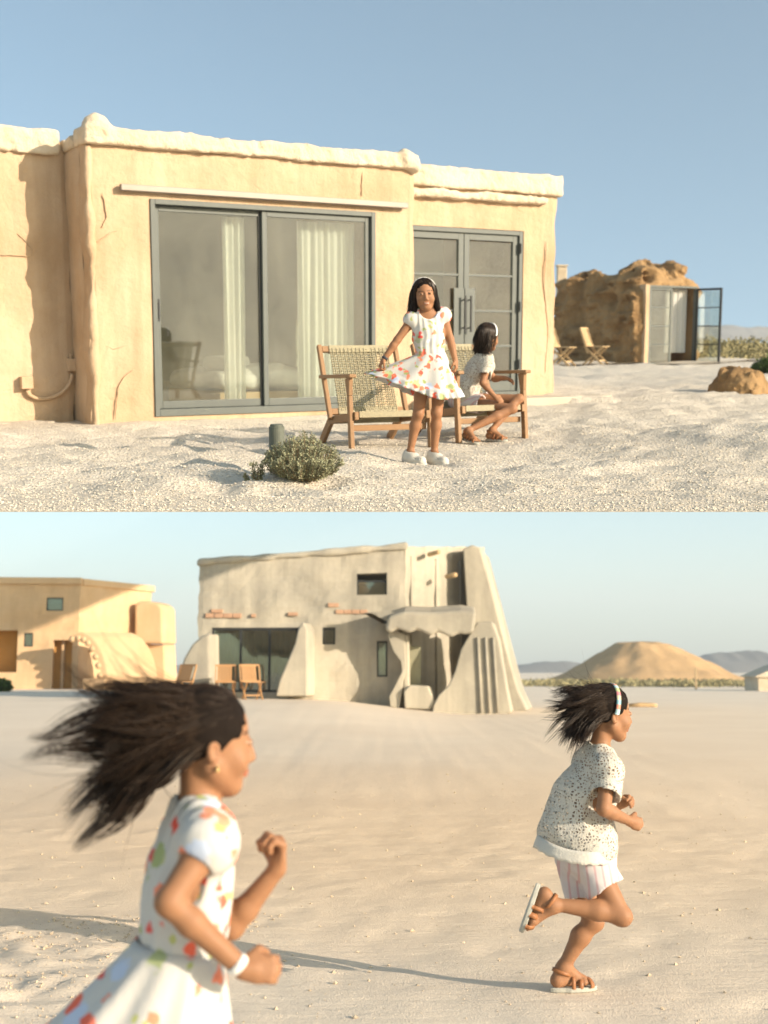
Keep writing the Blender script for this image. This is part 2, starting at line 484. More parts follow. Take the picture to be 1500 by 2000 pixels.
def sd_cone(P, a, b, ra, rb):
    a, b = npv(a), npv(b); ba = b - a; L2 = max(ba @ ba, 1e-12)
    t = np.clip(((P - a) @ ba) / L2, 0, 1)
    return np.linalg.norm(P - a - t[..., None] * ba, axis=-1) - (ra + (rb - ra) * t)
def sd_ell(P, c, r, R=None):
    q = P - npv(c)
    if R is not None: q = q @ R                    # columns of R are the axes
    r = np.array(r, float)
    k0 = np.linalg.norm(q / r, axis=-1); k1 = np.linalg.norm(q / (r * r), axis=-1)
    return k0 * (k0 - 1.0) / np.maximum(k1, 1e-9)
def sd_box(P, c, r, R=None, rd=0.0):
    q = P - npv(c)
    if R is not None: q = q @ R
    q = np.abs(q) - (np.array(r, float) - rd)
    return np.linalg.norm(np.maximum(q, 0), axis=-1) + np.minimum(q.max(-1), 0) - rd

class Field:
    def __init__(s, lo_, hi_, h):
        s.h = h; s.lo = npv(lo_); s.n = np.ceil((npv(hi_) - s.lo) / h).astype(int) + 1
        s.a = np.full(s.n, 1.0, np.float32)
    def blk(s, lo_, hi_):
        i0 = np.maximum(np.floor((npv(lo_) - s.lo) / s.h).astype(int), 0)
        i1 = np.minimum(np.ceil((npv(hi_) - s.lo) / s.h).astype(int) + 1, s.n)
        if (i1 <= i0).any(): return None, None
        sl = tuple(slice(a, b) for a, b in zip(i0, i1))
        g = np.stack(np.meshgrid(*[s.lo[d] + s.h * np.arange(i0[d], i1[d]) for d in range(3)], indexing='ij'), -1)
        return sl, g
    def put(s, fn, lo_, hi_, k=0.0, op='u'):
        pad = max(k, 0) + 3 * s.h
        sl, g = s.blk(npv(lo_) - pad, npv(hi_) + pad)
        if sl is None: return s
        d = fn(g).astype(np.float32); a = s.a[sl]
        if op == 'u':
            if k > 0:
                h = np.maximum(k - np.abs(a - d), 0) / k; s.a[sl] = np.minimum(a, d) - h * h * k * 0.25
            else: s.a[sl] = np.minimum(a, d)
        elif op == 's':
            if k > 0:
                h = np.maximum(k - np.abs(a + d), 0) / k; s.a[sl] = np.maximum(a, -d) + h * h * k * 0.25
            else: s.a[sl] = np.maximum(a, -d)
        return s
    def cone(s, a, b, ra, rb, k=0.0, op='u'):
        a, b = npv(a), npv(b); r = max(ra, rb)
        return s.put(lambda P: sd_cone(P, a, b, ra, rb), np.minimum(a, b) - r, np.maximum(a, b) + r, k, op)
    def ell(s, c, r, R=None, k=0.0, op='u'):
        m = max(r); c = npv(c)
        return s.put(lambda P: sd_ell(P, c, r, R), c - m, c + m, k, op)
    def box(s, c, r, R=None, rd=0.0, k=0.0, op='u'):
        m = float(np.linalg.norm(r)); c = npv(c)
        return s.put(lambda P: sd_box(P, c, r, R, rd), c - m, c + m, k, op)
    def every(s, fn):
        g = np.stack(np.meshgrid(*[s.lo[d] + s.h * np.arange(s.n[d]) for d in range(3)], indexing='ij'), -1)
        s.a = fn(g, s.a).astype(np.float32); return s
    def near(s, fn, band=0.03):
        """change the field only near its surface: fn(points, values) -> values"""
        m = np.abs(s.a) < band; idx = np.argwhere(m); P = s.lo + s.h * idx
        s.a[m] = fn(P, s.a[m]); return s
    def mesh(s):
        a = s.a; h = s.h
        a[0], a[-1], a[:, 0], a[:, -1], a[:, :, 0], a[:, :, -1] = 1, 1, 1, 1, 1, 1
        neg = a < 0
        c = np.zeros(tuple(d - 1 for d in a.shape), np.int8)
        X, Y, Z = c.shape
        for dx in (0, 1):
            for dy in (0, 1):
                for dz in (0, 1): c += neg[dx:dx+X, dy:dy+Y, dz:dz+Z]
        act = (c > 0) & (c < 8); cells = np.argwhere(act)
        idm = np.full(c.shape, -1, np.int32); idm[act] = np.arange(len(cells))
        acc = np.zeros((len(cells), 3)); cnt = np.zeros(len(cells))
        cor = [(i, j, k) for i in (0, 1) for j in (0, 1) for k in (0, 1)]
        val = {q: a[cells[:, 0]+q[0], cells[:, 1]+q[1], cells[:, 2]+q[2]].astype(float) for q in cor}
        for q in cor:
            for ax in range(3):
                if q[ax]: continue
                r = list(q); r[ax] = 1; r = tuple(r)
                va, vb = val[q], val[r]; m = (va < 0) != (vb < 0)
                t = np.where(m, va / np.where(m, va - vb, 1), 0)
                p = np.tile(np.array(q, float), (len(cells), 1)); p[:, ax] = t
                acc[m] += p[m]; cnt[m] += 1
        V = s.lo + h * (cells + acc / cnt[:, None])
        Q = []
        for ax in range(3):
            o1, o2 = (ax + 1) % 3, (ax + 2) % 3
            sl0 = [slice(None)] * 3; sl1 = [slice(None)] * 3; sl0[ax] = slice(0, -1); sl1[ax] = slice(1, None)
            n0, n1 = neg[tuple(sl0)], neg[tuple(sl1)]
            e = np.argwhere(n0 != n1)
            ok = (e[:, o1] > 0) & (e[:, o2] > 0) & (e[:, o1] < a.shape[o1]-1) & (e[:, o2] < a.shape[o2]-1); e = e[ok]
            inside = n0[e[:, 0], e[:, 1], e[:, 2]]
            def cid(d1, d2):
                w = e.copy(); w[:, o1] -= d1; w[:, o2] -= d2; return idm[w[:, 0], w[:, 1], w[:, 2]]
            q = np.stack([cid(1, 1), cid(0, 1), cid(0, 0), cid(1, 0)], 1)
            q[~inside] = q[~inside][:, ::-1]
            Q.append(q)
        return V, np.concatenate(Q)

def smooth_mesh(V, Q, it=2, lam=0.5):
    n = len(V); e = np.concatenate([Q[:, [0, 1]], Q[:, [1, 2]], Q[:, [2, 3]], Q[:, [3, 0]]]); e = np.concatenate([e, e[:, ::-1]])
    deg = np.bincount(e[:, 0], minlength=n)
    for k in range(it):
        for lm in (lam, -lam * 1.03):
            s_ = np.stack([np.bincount(e[:, 0], weights=V[e[:, 1], d], minlength=n) for d in range(3)], 1) / np.maximum(deg, 1)[:, None]
            V = V + lm * (s_ - V)
    return V

# ------------------------------------------------------------------ rough plaster walls with openings
def rough_wall(name, L, H, T, openings, mat, parent, M=ID, amp=0.02, res=0.07, top=None, seed=0.0, edge=0.02, batter=0.0, kind=None):
    """upright wall: x 0..L, z 0..H (z may start below 0 via H=(z0,z1)), front y=0, back y=T"""
    z0, z1 = H if isinstance(H, tuple) else (0.0, H)
    def lines(a, b, marks):
        m = sorted(set([a, b] + [q for q in marks if a < q < b])); out = []
        for p, q in zip(m[:-1], m[1:]):
            k = max(1, int(round((q - p) / res))); out += [p + (q - p) * i / k for i in range(k)]
        return out + [b]
    xs = lines(0, L, [q for o in openings for q in o[:2]]); zs = lines(z0, z1, [q for o in openings for q in o[2:]])
    nx = len(xs); keep = []
    for j in range(len(zs) - 1):
        for i in range(nx - 1):
            cx, cz = (xs[i] + xs[i+1]) / 2, (zs[j] + zs[j+1]) / 2
            if any(o[0] < cx < o[1] and o[2] < cz < o[3] for o in openings): continue
            keep.append((i, j))
    fv, bv = [], []
    for j, z in enumerate(zs):
        for i, x in enumerate(xs):
            near_o = 1.0
            for o in openings:
                dx = max(o[0] - x, x - o[1], 0); dz = max(o[2] - z, z - o[3], 0); near_o = min(near_o, math.hypot(dx, dz) / 0.15)
            dy = amp * fbm((x + seed, seed * 1.7, z), 1.1, 4) * (0.15 + 0.85 * min(1, near_o)) + batter * (1 - (z - z0) / (z1 - z0)) * -1
            xx = x; zz = z
            if i in (0, nx - 1): xx += edge * fbm((seed + 9 * i, 3.0, z), 2.6, 3) * (1 if near_o > 0.5 else 0)
            if j == len(zs) - 1: zz += (top(x) if top else 0) + edge * 0.7 * fbm((x, seed, 8.0), 2.0, 3)
            elif top: zz += top(x) * max(0, (z - z0) / (z1 - z0)) ** 6
            rnd = 0.0
            if i in (0, nx - 1) or j == len(zs) - 1: rnd = 0.018
            fv.append((xx, dy + rnd, zz)); bv.append((xx, T, zz))
    K = len(fv); faces = []; cnt = {}
    for (i, j) in keep:
        q = (j*nx+i, j*nx+i+1, (j+1)*nx+i+1, (j+1)*nx+i)
        faces.append(q); faces.append(tuple(K + t for t in q[::-1]))
        for a, b in zip(q, q[1:] + q[:1]):
            cnt[(min(a, b), max(a, b))] = cnt.get((min(a, b), max(a, b)), []) + [(a, b)]
    for e, l in cnt.items():
        if len(l) == 1: a, b = l[0]; faces.append((b, a, K + a, K + b))
    used = sorted(set(t for q in faces for t in q)); mp = {t: k for k, t in enumerate(used)}; allv = fv + bv
    return mesh_obj(name, [allv[t] for t in used], [tuple(mp[t] for t in q) for q in faces], mat, parent, M, False, kind)

def lumpy(name, prims, lo_, hi_, h, mat, parent=None, M=None, amp=0.03, sc_=3.0, o=3, k=0.05, post=None):
    """rough solid: union of (c, r, R, round) boxes, displaced by noise"""
    Fd = Field(lo_, hi_, h)
    for c, r, R, rd in prims: Fd.box(c, r, R, rd, k)
    Fd.near(lambda P, v: v + amp * vfbm(P, sc_, o), amp * 2.5 + 3 * h)
    if post: post(Fd)
    V, Q = Fd.mesh()
    return mesh_obj(name, V, Q, mat, parent, M, True)

def rotz(a):
    c, s_ = math.cos(a), math.sin(a); return np.array([[c, -s_, 0], [s_, c, 0], [0, 0, 1.0]])

def curtain(name, label, W, H, mat, M, folds=12, amp=0.03, group=None, z0=0.03, flare=0.0):
    n = folds * 8; v, f = [], []
    for j in range(9):
        z = z0 + H * j / 8
        for i in range(n + 1):
            t = i / n; a = amp * (0.7 + 0.3 * math.sin(i * 0.37)) * (1 + 0.35 * (1 - j / 8))
            x = W * t * (1 + flare * (1 - j / 8)) + 0.3 * a * math.sin(t * 17 + j * 0.25)
            v.append((x, a * math.sin(t * folds * 2 * math.pi + 0.5 * math.sin(t * 9)), z))
    f = [(j*(n+1)+i, j*(n+1)+i+1, (j+1)*(n+1)+i+1, (j+1)*(n+1)+i) for j in range(8) for i in range(n)]
    o = mesh_obj(name, v, f, mat, None, M, True)
    return tag(o, label, 'curtain', group)

def frame_rect(mb, x0, x1, z0, z1, w, d, y=0.0, wb=None):
    """rectangular frame, members butted end to end, centred on y"""
    wb = w if wb is None else wb
    mb.box((x0, y - d/2, z0), (x0 + w, y + d/2, z1)); mb.box((x1 - w, y - d/2, z0), (x1, y + d/2, z1))
    mb.box((x0 + w, y - d/2, z1 - w), (x1 - w, y + d/2, z1)); mb.box((x0 + w, y - d/2, z0), (x1 - w, y + d/2, z0 + wb))
    return mb

# ------------------------------------------------------------------ the plastered house on the terrace
HM = UM @ Matrix.Translation(MA) @ Matrix.Rotation(math.atan2(MU.y, MU.x), 4, 'Z')    # x along the front, y into the house
def hl(px, py, yp=0.0):
    A = MA - MN * yp
    return wall_hit(px, py, A, MU, -UB, HU)
house = thing('plastered_house', 'flat roofed cream plaster house with sliding glass door and steel french doors', 'house', HM)
SETB = 0.40          # right wing set back
LSET = 0.62          # left wing set back
ML = 3.73
dx0, dz1 = hl(292, 392); dx1, _ = hl(732, 410); dz0 = 0.05; dz1 = 2.19
rough_wall('main_wall', ML, (-0.3, 2.72), 0.22, [(dx0, dx1, dz0, dz1)], ADOBE, house, ID, 0.028, 0.06, None, 1.3, 0.035)
rough_wall('side_wall', 1.5, (-0.3, 2.70), 0.2, [], ADOBE, house, Matrix.Translation((0.012, 1.72, 0)) @ Matrix.Rotation(-math.pi/2, 4, 'Z'), 0.03, 0.07, None, 5.1, 0.02)
rough_wall('side_wall', 2.2, (-0.3, 2.70), 0.2, [], ADOBE, house, Matrix.Translation((ML - 0.012, 0.225, 0)) @ Matrix.Rotation(math.pi/2, 4, 'Z'), 0.02, 0.09, None, 6.1, 0.02)
rough_wall('left_wing_wall', 2.6, (-0.3, 2.72), 0.2, [], ADOBE, house, Matrix.Translation((-2.595, LSET, 0)), 0.035, 0.06, lambda x: 0.03, 9.7, 0.03)
wx1, wz1 = hl(1088, 362, SETB); fx1, _ = hl(1021, 600, SETB); fx0 = fx1 - 1.78; fz0, fz1 = 0.12, 2.12
rough_wall('right_wing_wall', wx1 - ML + 0.05, (-0.1, 2.62), 0.22, [(fx0 - ML + 0.05, fx1 - ML + 0.05, fz0, fz1)], ADOBE, house,
           Matrix.Translation((ML - 0.05, SETB, 0)), 0.03, 0.06, None, 15.2, 0.03)
rough_wall('side_wall', 2.4, (-0.1, 2.62), 0.2, [], ADOBE, house, Matrix.Translation((wx1 + 0.012, SETB + 0.225, 0)) @ Matrix.Rotation(math.pi/2, 4, 'Z'), 0.03, 0.08, None, 21.0, 0.03)
# rear walls, roof and floor close the rooms
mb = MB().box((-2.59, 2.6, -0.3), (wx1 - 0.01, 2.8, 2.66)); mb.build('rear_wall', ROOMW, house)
mb = MB().box((-2.59, LSET + 0.21, 2.52), (0.0, 2.59, 2.62)).box((0.23, 0.23, 2.52), (ML - 0.23, 2.59, 2.61)).box((ML, SETB + 0.23, 2.42), (wx1 - 0.23, 2.59, 2.52)); mb.build('roof', LIME, house)
mb = MB().box((0.23, 0.24, -0.05), (wx1 - 0.23, 2.59, 0.02)); mb.build('room_floor', CONCRETE, house)

def coping(name, x0, x1, y0, y1, z0, z1, mat=LIME, seed=0.0, lumps=(), amp=0.013):
    prims = [(((x0+x1)/2, (y0+y1)/2, (z0+z1)/2), ((x1-x0)/2, (y1-y0)/2, (z1-z0)/2), None, 0.02)]
    lo_ = (x0-0.25, y0-0.25, z0-0.15); hi_ = (x1+0.25, y1+0.25, z1+0.25)
    Fd = Field(lo_, hi_, 0.022)
    for c, r, R, rd in prims: Fd.box(c, r, R, rd)
    for c, r in lumps: Fd.ell(c, r, None, 0.05)
    off = np.array([seed, seed * 0.7, 0])
    Fd.near(lambda P, v: v + amp * vfbm((P + off) * np.array([0.6, 1, 1.4]), 5.0, 4) + 0.010 * vfbm(P + off, 19.0, 2), 0.2)
    V, Q = Fd.mesh()
    return mesh_obj(name, V, Q, mat, house, None, True)
coping('parapet', -0.02, ML + 0.03, -0.075, 0.30, 2.665, 2.83, LIME, 0.0,
       [((0.13, 0.02, 2.83), (0.125, 0.13, 0.115)), ((ML - 0.13, 0.0, 2.79), (0.10, 0.12, 0.105)), ((ML - 0.02, 0.02, 2.72), (0.07, 0.1, 0.1))])
coping('parapet', -0.03, 0.28, 0.32, 1.7, 2.66, 2.78, LIME, 3.0)
coping('parapet', -2.6, -0.06, LSET - 0.05, LSET + 0.28, 2.62, 2.86, LIME, 6.0)
coping('parapet', ML + 0.02, wx1 + 0.05, SETB - 0.07, SETB + 0.3, 2.56, 2.80, LIME, 9.0)
coping('parapet', wx1 - 0.26, wx1 + 0.05, SETB + 0.32, 2.6, 2.56, 2.75, LIME, 12.0)
coping('plaster_ledge', ML + 0.06, hl(1062, 382, SETB)[0], SETB - 0.10, SETB + 0.02, 2.44, 2.53, LIME, 14.0, (), 0.02)

# raised cracks and ridges in the render
def ridge(pts, r, yp=0.0, seed=1):
    P = []
    for (px, py) in pts:
        x, z = hl(px, py, yp); P.append(Vector((x, yp - 0.004, z)))
    Q = []
    for a, b in zip(P[:-1], P[1:]):
        for k in range(7):
            p = a.lerp(b, k / 7); Q.append(p + Vector((0.012 * fbm((p.x*3, seed, p.z*3), 4, 2), -0.004, 0.012 * fbm((p.z*3, seed, p.x*3), 4, 2))))
    Q.append(P[-1])
    rr = [r * 0.6 * (0.55 + 0.6 * abs(math.sin(i * 1.7 + seed))) * (1 if 0 < i < len(Q)-1 else 0.2) for i in range(len(Q))]
    MB().tube(Q, rr, 6).build('plaster_ridge', ADOBE, house, None, 0, True)
ridge([(190, 585), (192, 650), (207, 675), (222, 682), (248, 672)], 0.016, 0, 1)
ridge([(200, 375), (208, 425), (196, 445)], 0.012, 0, 2)
ridge([(186, 475), (212, 458), (232, 447)], 0.012, 0, 3)
ridge([(225, 820), (230, 760), (242, 735), (262, 722)], 0.012, 0, 4)
ridge([(0, 498), (60, 500)], 0.012, LSET, 5)
ridge([(34, 456), (66, 488), (62, 500)], 0.010, LSET, 6)
ridge([(707, 335), (706, 385)], 0.010, 0, 7)
ridge([(1068, 470), (1062, 560), (1070, 640), (1064, 730)], 0.012, SETB, 8)
# ragged render edge on the left corner
Pc = []
for k in range(40):
    z = -0.1 + 2.75 * k / 39; Pc.append(Vector((0.03 + 0.03 * fbm((0, 0, z), 3.0, 3), 0.012 + 0.02 * fbm((5, 0, z), 3.0, 2), z)))
MB().tube(Pc, [0.042 + 0.03 * fbm((9, 2, k * 0.16), 2.2, 3) for k in range(40)], 8).build('corner_render', ADOBE, house, None, 0, True)

# aluminium track over the door
tx0, tz0 = hl(231, 371); tx1, tz1 = hl(790, 404)
MB().box((tx0, -0.085, 2.245), (tx1, -0.025, 2.305)).build('door_track', ALU, house, None, 0.006)

# sliding door: outer frame, two sashes, panes, handle
mb = MB(); frame_rect(mb, dx0, dx1, dz0, dz1, 0.05, 0.16, 0.06, 0.07)
sd = mb.build('sliding_door', STEEL, house, None, 0.004)
xm = hl(519, 600)[0]
for (a, b, yy) in ((dx0 + 0.055, xm + 0.02, 0.075), (xm - 0.02, dx1 - 0.055, 0.035)):
    mb = MB(); frame_rect(mb, a, b, dz0 + 0.074, dz1 - 0.054, 0.055, 0.032, yy, 0.075)
    mb.build('sash', STEEL, sd, None, 0.004)
    MB().box((a + 0.052, yy - 0.005, dz0 + 0.145), (b - 0.052, yy + 0.005, dz1 - 0.105)).build('pane', GLASS, sd)
MB().box((dx0 + 0.062, 0.03, 1.0), (dx0 + 0.092, 0.058, 1.22)).box((dx0 + 0.066, 0.012, 1.03), (dx0 + 0.086, 0.03, 1.19)).build('handle', DARKST, sd, None, 0.004)
MB().box((xm - 0.045, 0.055, dz0 + 0.08), (xm - 0.022, 0.062, dz1 - 0.06)).build('dark_gap_strip', DARKST, sd)  # dark strip standing in for the gap between the two sashes

# french doors of the right wing
mb = MB(); frame_rect(mb, fx0, fx1, fz0, fz1, 0.055, 0.14, SETB + 0.08, 0.06)
fd = mb.build('french_door', STEEL, house, None, 0.004)
fm = (fx0 + fx1) / 2 + 0.03
for li, (a, b) in enumerate(((fx0 + 0.058, fm - 0.004), (fm + 0.004, fx1 - 0.058))):
    mb = MB(); frame_rect(mb, a, b, fz0 + 0.065, fz1 - 0.058, 0.075, 0.05, SETB + 0.065, 0.12)
    zs = [fz0 + 0.185 + (fz1 - 0.133 - fz0 - 0.185) * t for t in (0.0, 0.255, 0.505, 0.755, 1.0)]
    for z in zs[1:-1]: mb.box((a + 0.075, SETB + 0.045, z - 0.014), (b - 0.075, SETB + 0.085, z + 0.014))
    mb.build('door_leaf', STEEL, fd, None, 0.003)
    for z0_, z1_ in zip(zs[:-1], zs[1:]):
        MB().box((a + 0.073, SETB + 0.06, z0_ + 0.012), (b - 0.073, SETB + 0.068, z1_ - 0.012)).build('pane', GLASS, fd)
    lx = b - 0.15 if li == 0 else a + 0.0
    MB().box((lx + 0.0, SETB + 0.018, 0.72), (lx + 0.15, SETB + 0.038, 1.42)).build('lock_plate', STEEL, fd, None, 0.004)
    hx = lx + (0.125 if li == 0 else 0.05)
    mb = MB().tube([(hx, SETB + 0.018, 1.28), (hx, SETB - 0.035, 1.28)], 0.008).tube([(hx, SETB + 0.018, 0.95), (hx, SETB - 0.035, 0.95)], 0.008)
    mb.box((hx - 0.011, SETB - 0.05, 0.90), (hx + 0.011, SETB - 0.033, 1.33)); mb.build('handle', DARKST, fd)
for z in (0.45, 1.15, 1.85): MB().tube([(fx1 - 0.05, SETB - 0.004, z), (fx1 - 0.05, SETB - 0.004, z + 0.12)], 0.012).build('hinge', DARKST, fd)

# conduit and boxes on the left wing
bx1, bz1 = hl(137, 712, LSET); bx0, bz0 = hl(50, 748, LSET)
MB().box((bx1 - 0.04, LSET - 0.075, bz1 - 0.065), (bx1 + 0.035, LSET - 0.012, bz1 + 0.06)).tube([(bx1 - 0.005, LSET - 0.04, bz1 + 0.06), (bx1 - 0.005, LSET - 0.04, bz1 + 0.11)], 0.012).build('junction_box', ADOBE, house, None, 0.005)
MB().box((bx0 - 0.065, LSET - 0.10, bz0 - 0.055), (bx0 + 0.05, LSET - 0.012, bz0 + 0.065)).build('junction_box', ADOBE, house, None, 0.005)
P = []
for k in range(19):
    t = math.pi * k / 18; P.append(Vector(((bx0 + bx1) / 2 - (bx1 - bx0) / 2 * math.cos(t) * (1.0), LSET - 0.045, (bz0 - 0.05) * (1 - k/18) + (bz1 - 0.07) * k / 18 - 0.16 * math.sin(t) - 0.02)))
MB().tube(P, 0.019, 8).build('conduit', ADOBE, house, None, 0, True)
# plinth strip along the foot of the walls
MB().box((-2.5, LSET - 0.2, -0.28), (-0.25, LSET - 0.02, 0.012)).build('footing', CONCRETE, house, None, 0.01)
MB().box((fx0 - 0.1, SETB - 0.55, -0.25), (wx1 + 0.5, SETB - 0.06, 0.125)).build('door_step', CONCRETE, house, None, 0.015)

# things inside the rooms
curtain('curtain', 'sheer white curtain bunched behind the right pane of the sliding door', 0.72, 2.05, SHEER, HM @ Matrix.Translation((dx1 - 0.84, 0.24, 0.0)), 9, 0.03)
curtain('curtain', 'narrow sheer white curtain hanging near the middle of the sliding door', 0.26, 2.05, SHEER, HM @ Matrix.Translation((xm - 0.38, 0.24, 0.0)), 4, 0.03)
bed = thing('bed', 'low bed with rumpled white linen seen through the sliding door', 'bed', HM @ Matrix.Translation((xm + 0.45, 1.25, 0.0)))
MB().box((-0.7, -0.6, 0.025), (0.9, 0.9, 0.24)).build('bed_base', WOODP, bed, None, 0.01)
lumpy('duvet', [((0.1, 0.15, 0.36), (0.79, 0.73, 0.11), None, 0.08), ((-0.1, -0.2, 0.44), (0.35, 0.22, 0.10), rotz(0.4), 0.08)], (-0.85, -0.75, 0.2), (1.05, 1.05, 0.75), 0.04, LINEN, bed, None, 0.035, 4.0)
lumpy('pillow', [((-0.42, -0.15, 0.55), (0.16, 0.28, 0.09), rotz(0.3), 0.08)], (-0.8, -0.6, 0.35), (0.0, 0.4, 0.8), 0.03, LINEN, bed, None, 0.02, 4.0)

# ------------------------------------------------------------------ two lounge chairs with woven cord
def make_chair(label, M):
    """x right (seen from the front), -y forward, origin on the ground under the seat"""
    c = thing('lounge_chair', label, 'chair', M, 'wooden lounge chairs with woven cord')
    hw = 0.325; B = []
    for s_ in (-1, 1):
        x = s_ * hw
        # raked rear foot + side rail in one bent member
        rail = MB().bar((x - s_*0.034, 0.43, 0.0), (x - s_*0.034, 0.20, 0.20), 0.032, 0.075, (0, 0, 1)).bar((x - s_*0.034, 0.215, 0.185), (x - s_*0.034, -0.36, 0.255), 0.032, 0.062, (0, 0, 1))
        rail.build('side_rail', WOOD, c, None, 0.006)
        MB().bar((x, -0.34, -0.01), (x, -0.30, 0.40), 0.034, 0.056, (0, 1, 0), 0.034, 0.05).bar((x, -0.30, 0.40), (x, -0.285, 0.535), 0.034, 0.05, (0, 1, 0), 0.034, 0.085).build('leg', WOOD, c, None, 0.006)
        MB().bar((x, 0.13, 0.20), (x, 0.40, 0.77), 0.034, 0.045, (0, 1, 0)).build('back_post', WOOD, c, None, 0.006)
        MB().bar((x, -0.37, 0.552), (x, 0.33, 0.525), 0.058, 0.028).build('armrest', WOOD, c, None, 0.007)
    for (y, z, nm) in ((-0.325, 0.260, 'seat_rail'), (0.17, 0.185, 'seat_rail')):
        MB().box((-hw + 0.053, y - 0.02, z - 0.02), (hw - 0.053, y + 0.02, z + 0.02)).build(nm, WOOD, c, None, 0.005)
    MB().box((-hw + 0.02, -0.30, 0.135), (hw - 0.02, -0.27, 0.18)).build('stretcher', WOOD, c, None, 0.005)
    d = Vector((0, 0.285, 0.60)).normalized(); b0 = Vector((0, 0.165, 0.255)); b1 = Vector((0, 0.385, 0.738))
    for p in (b0, b1): MB().bar((-hw + 0.019, p.y, p.z), (hw - 0.019, p.y, p.z), 0.032, 0.05, d).build('back_rail', WOOD, c, None, 0.005)
    # woven panels: warp of paired cords wrapped round the rails, weft passing over and under
    def weave(name, p0, p1, half, nrm, nwarp, nweft):
        mb = MB(); nrm = Vector(nrm).normalized(); L = (p1 - p0)
        for i in range(nwarp):
            x = -half + 2 * half * (i + 0.5) / nwarp
            if i % 5 == 4 and 0.55 < i / nwarp < 0.9: continue
            pts = [p0 + L * t + Vector((x, 0, 0)) + nrm * (0.021 + (0.004 if (i + int(t * nweft)) % 2 else -0.002)) for t in [k / 14 for k in range(15)]]
            mb.tube(pts, 0.0052, 4, False)
        for j in range(nweft):
            q = p0 + L * ((j + 0.5) / nweft)
            pts = [q + Vector((-half + 2 * half * k / 16, 0, 0)) + nrm * (0.019 + (0.005 if (k + j) % 2 else -0.003)) for k in range(17)]
            mb.tube(pts, 0.0056, 4, False)
        for p in (p0, p1):          # cord wrapped round the rails
            for i in range(nwarp * 2):
                x = -half + 2 * half * (i + 0.5) / (nwarp * 2)
                mb.bar(p + Vector((x, 0, 0)) - L.normalized() * 0.026, p + Vector((x, 0, 0)) + L.normalized() * 0.026, 0.0085, 0.046, nrm)
        mb.build(name, CORD, c, None, 0, False, 'stuff')
    weave('woven_back', b0, b1, hw - 0.075, Vector((0, -0.6, 0.285)), 30, 26)
    weave('woven_seat', Vector((0, -0.325, 0.260)), Vector((0, 0.17, 0.185)), hw - 0.06, Vector((0, 0.22, 1)), 30, 26)
    return c
p = up(684, 881); p2 = up(812, 876)
a1 = math.atan2(p2.y - p.y, p2.x - p.x)
def chair_at(px, py, ang):
    """put the chair so that its front left foot stands at this point"""
    q = up(px, py); R = Matrix.Rotation(ang, 4, 'Z'); off = R @ Vector((-0.325, -0.34, 0)); b = Vector((q.x, q.y, 0)) - off
    zs = [terr_u(*(b + R @ Vector(s_)).xy) for s_ in ((-.325, -.34, 0), (.325, -.34, 0), (-.29, .43, 0), (.29, .43, 0))]
    b.z = sum(zs) / 4 - 0.004
    return UM @ Matrix.Translation(b) @ R, b
CH1M, CH1B = chair_at(687, 881, math.radians(22))
CH2M, CH2B = chair_at(896, 866, math.radians(29))
make_chair('empty wooden lounge chair with woven cord seat in front of the sliding door', CH1M)
make_chair('wooden lounge chair with woven cord back that the girl in shorts sits on', CH2M)

# ------------------------------------------------------------------ bollard light, shrubs and boulder on the gravel
q = upd(541, 900, 7.38); q = Vector((q.x, 7.38, terr_u(q.x, 7.38)))
bol = thing('bollard_light', 'short grey green bollard light standing in the desert shrub', 'bollard', at(UM, q))
BOLM = mat_simple('weathered_green_metal', (0.115, 0.125, 0.10), 0.6, 0.3, 14.0, 0.2)
MB().tube([(0, 0, -0.05), (0, 0, 0.26), (0, 0, 0.262)], [0.047, 0.047, 0.043], 24).build('post', BOLM, bol, None, 0, False)
MB().tube([(0, 0, 0.2625), (0, 0, 0.272), (0, 0, 0.276)], [0.040, 0.040, 0.034], 24).build('cap', BOLM, bol)

LEAFS = mat_simple('grey_green_saltbush_leaf', (0.27, 0.27, 0.165), 0.8, 0.35, 30.0)
LEAFG = mat_simple('green_creosote_leaf', (0.085, 0.13, 0.035), 0.7, 0.3, 20.0)
LEAFD = mat_simple('dry_scrub_leaf', (0.27, 0.235, 0.12), 0.85, 0.35, 3.0)
STEM = mat_simple('dry_brown_stem', (0.20, 0.145, 0.085), 0.85, 0.2, 20.0)
def leafy(stems, leaf, per, rnd, spread=0.008, k_lo=0.15):
    """small quads set round a list of polyline stems"""
    V, Fq = [], []
    for pts in stems:
        for _ in range(per):
            t = k_lo + (1 - k_lo) * rnd.random(); s_ = t * (len(pts) - 1); i = min(int(s_), len(pts) - 2); p = pts[i].lerp(pts[i+1], s_ - i)
            ax = (pts[i+1] - pts[i]).normalized()
            out = Vector((rnd.gauss(0, 1), rnd.gauss(0, 1), rnd.gauss(0, 1))); out = (out - ax * out.dot(ax)).normalized()
            d = (out + ax * rnd.uniform(0.2, 1.0)).normalized(); sd_ = d.cross(Vector((rnd.gauss(0, 1), rnd.gauss(0, 1), rnd.gauss(0, 1)))).normalized()
            l = leaf * rnd.uniform(0.7, 1.3); p = p + out * spread * rnd.random(); k = len(V)
            V += [p, p + d * l * 0.5 + sd_ * l * 0.28, p + d * l, p + d * l * 0.5 - sd_ * l * 0.28]; Fq.append((k, k+1, k+2, k+3))
    return V, Fq
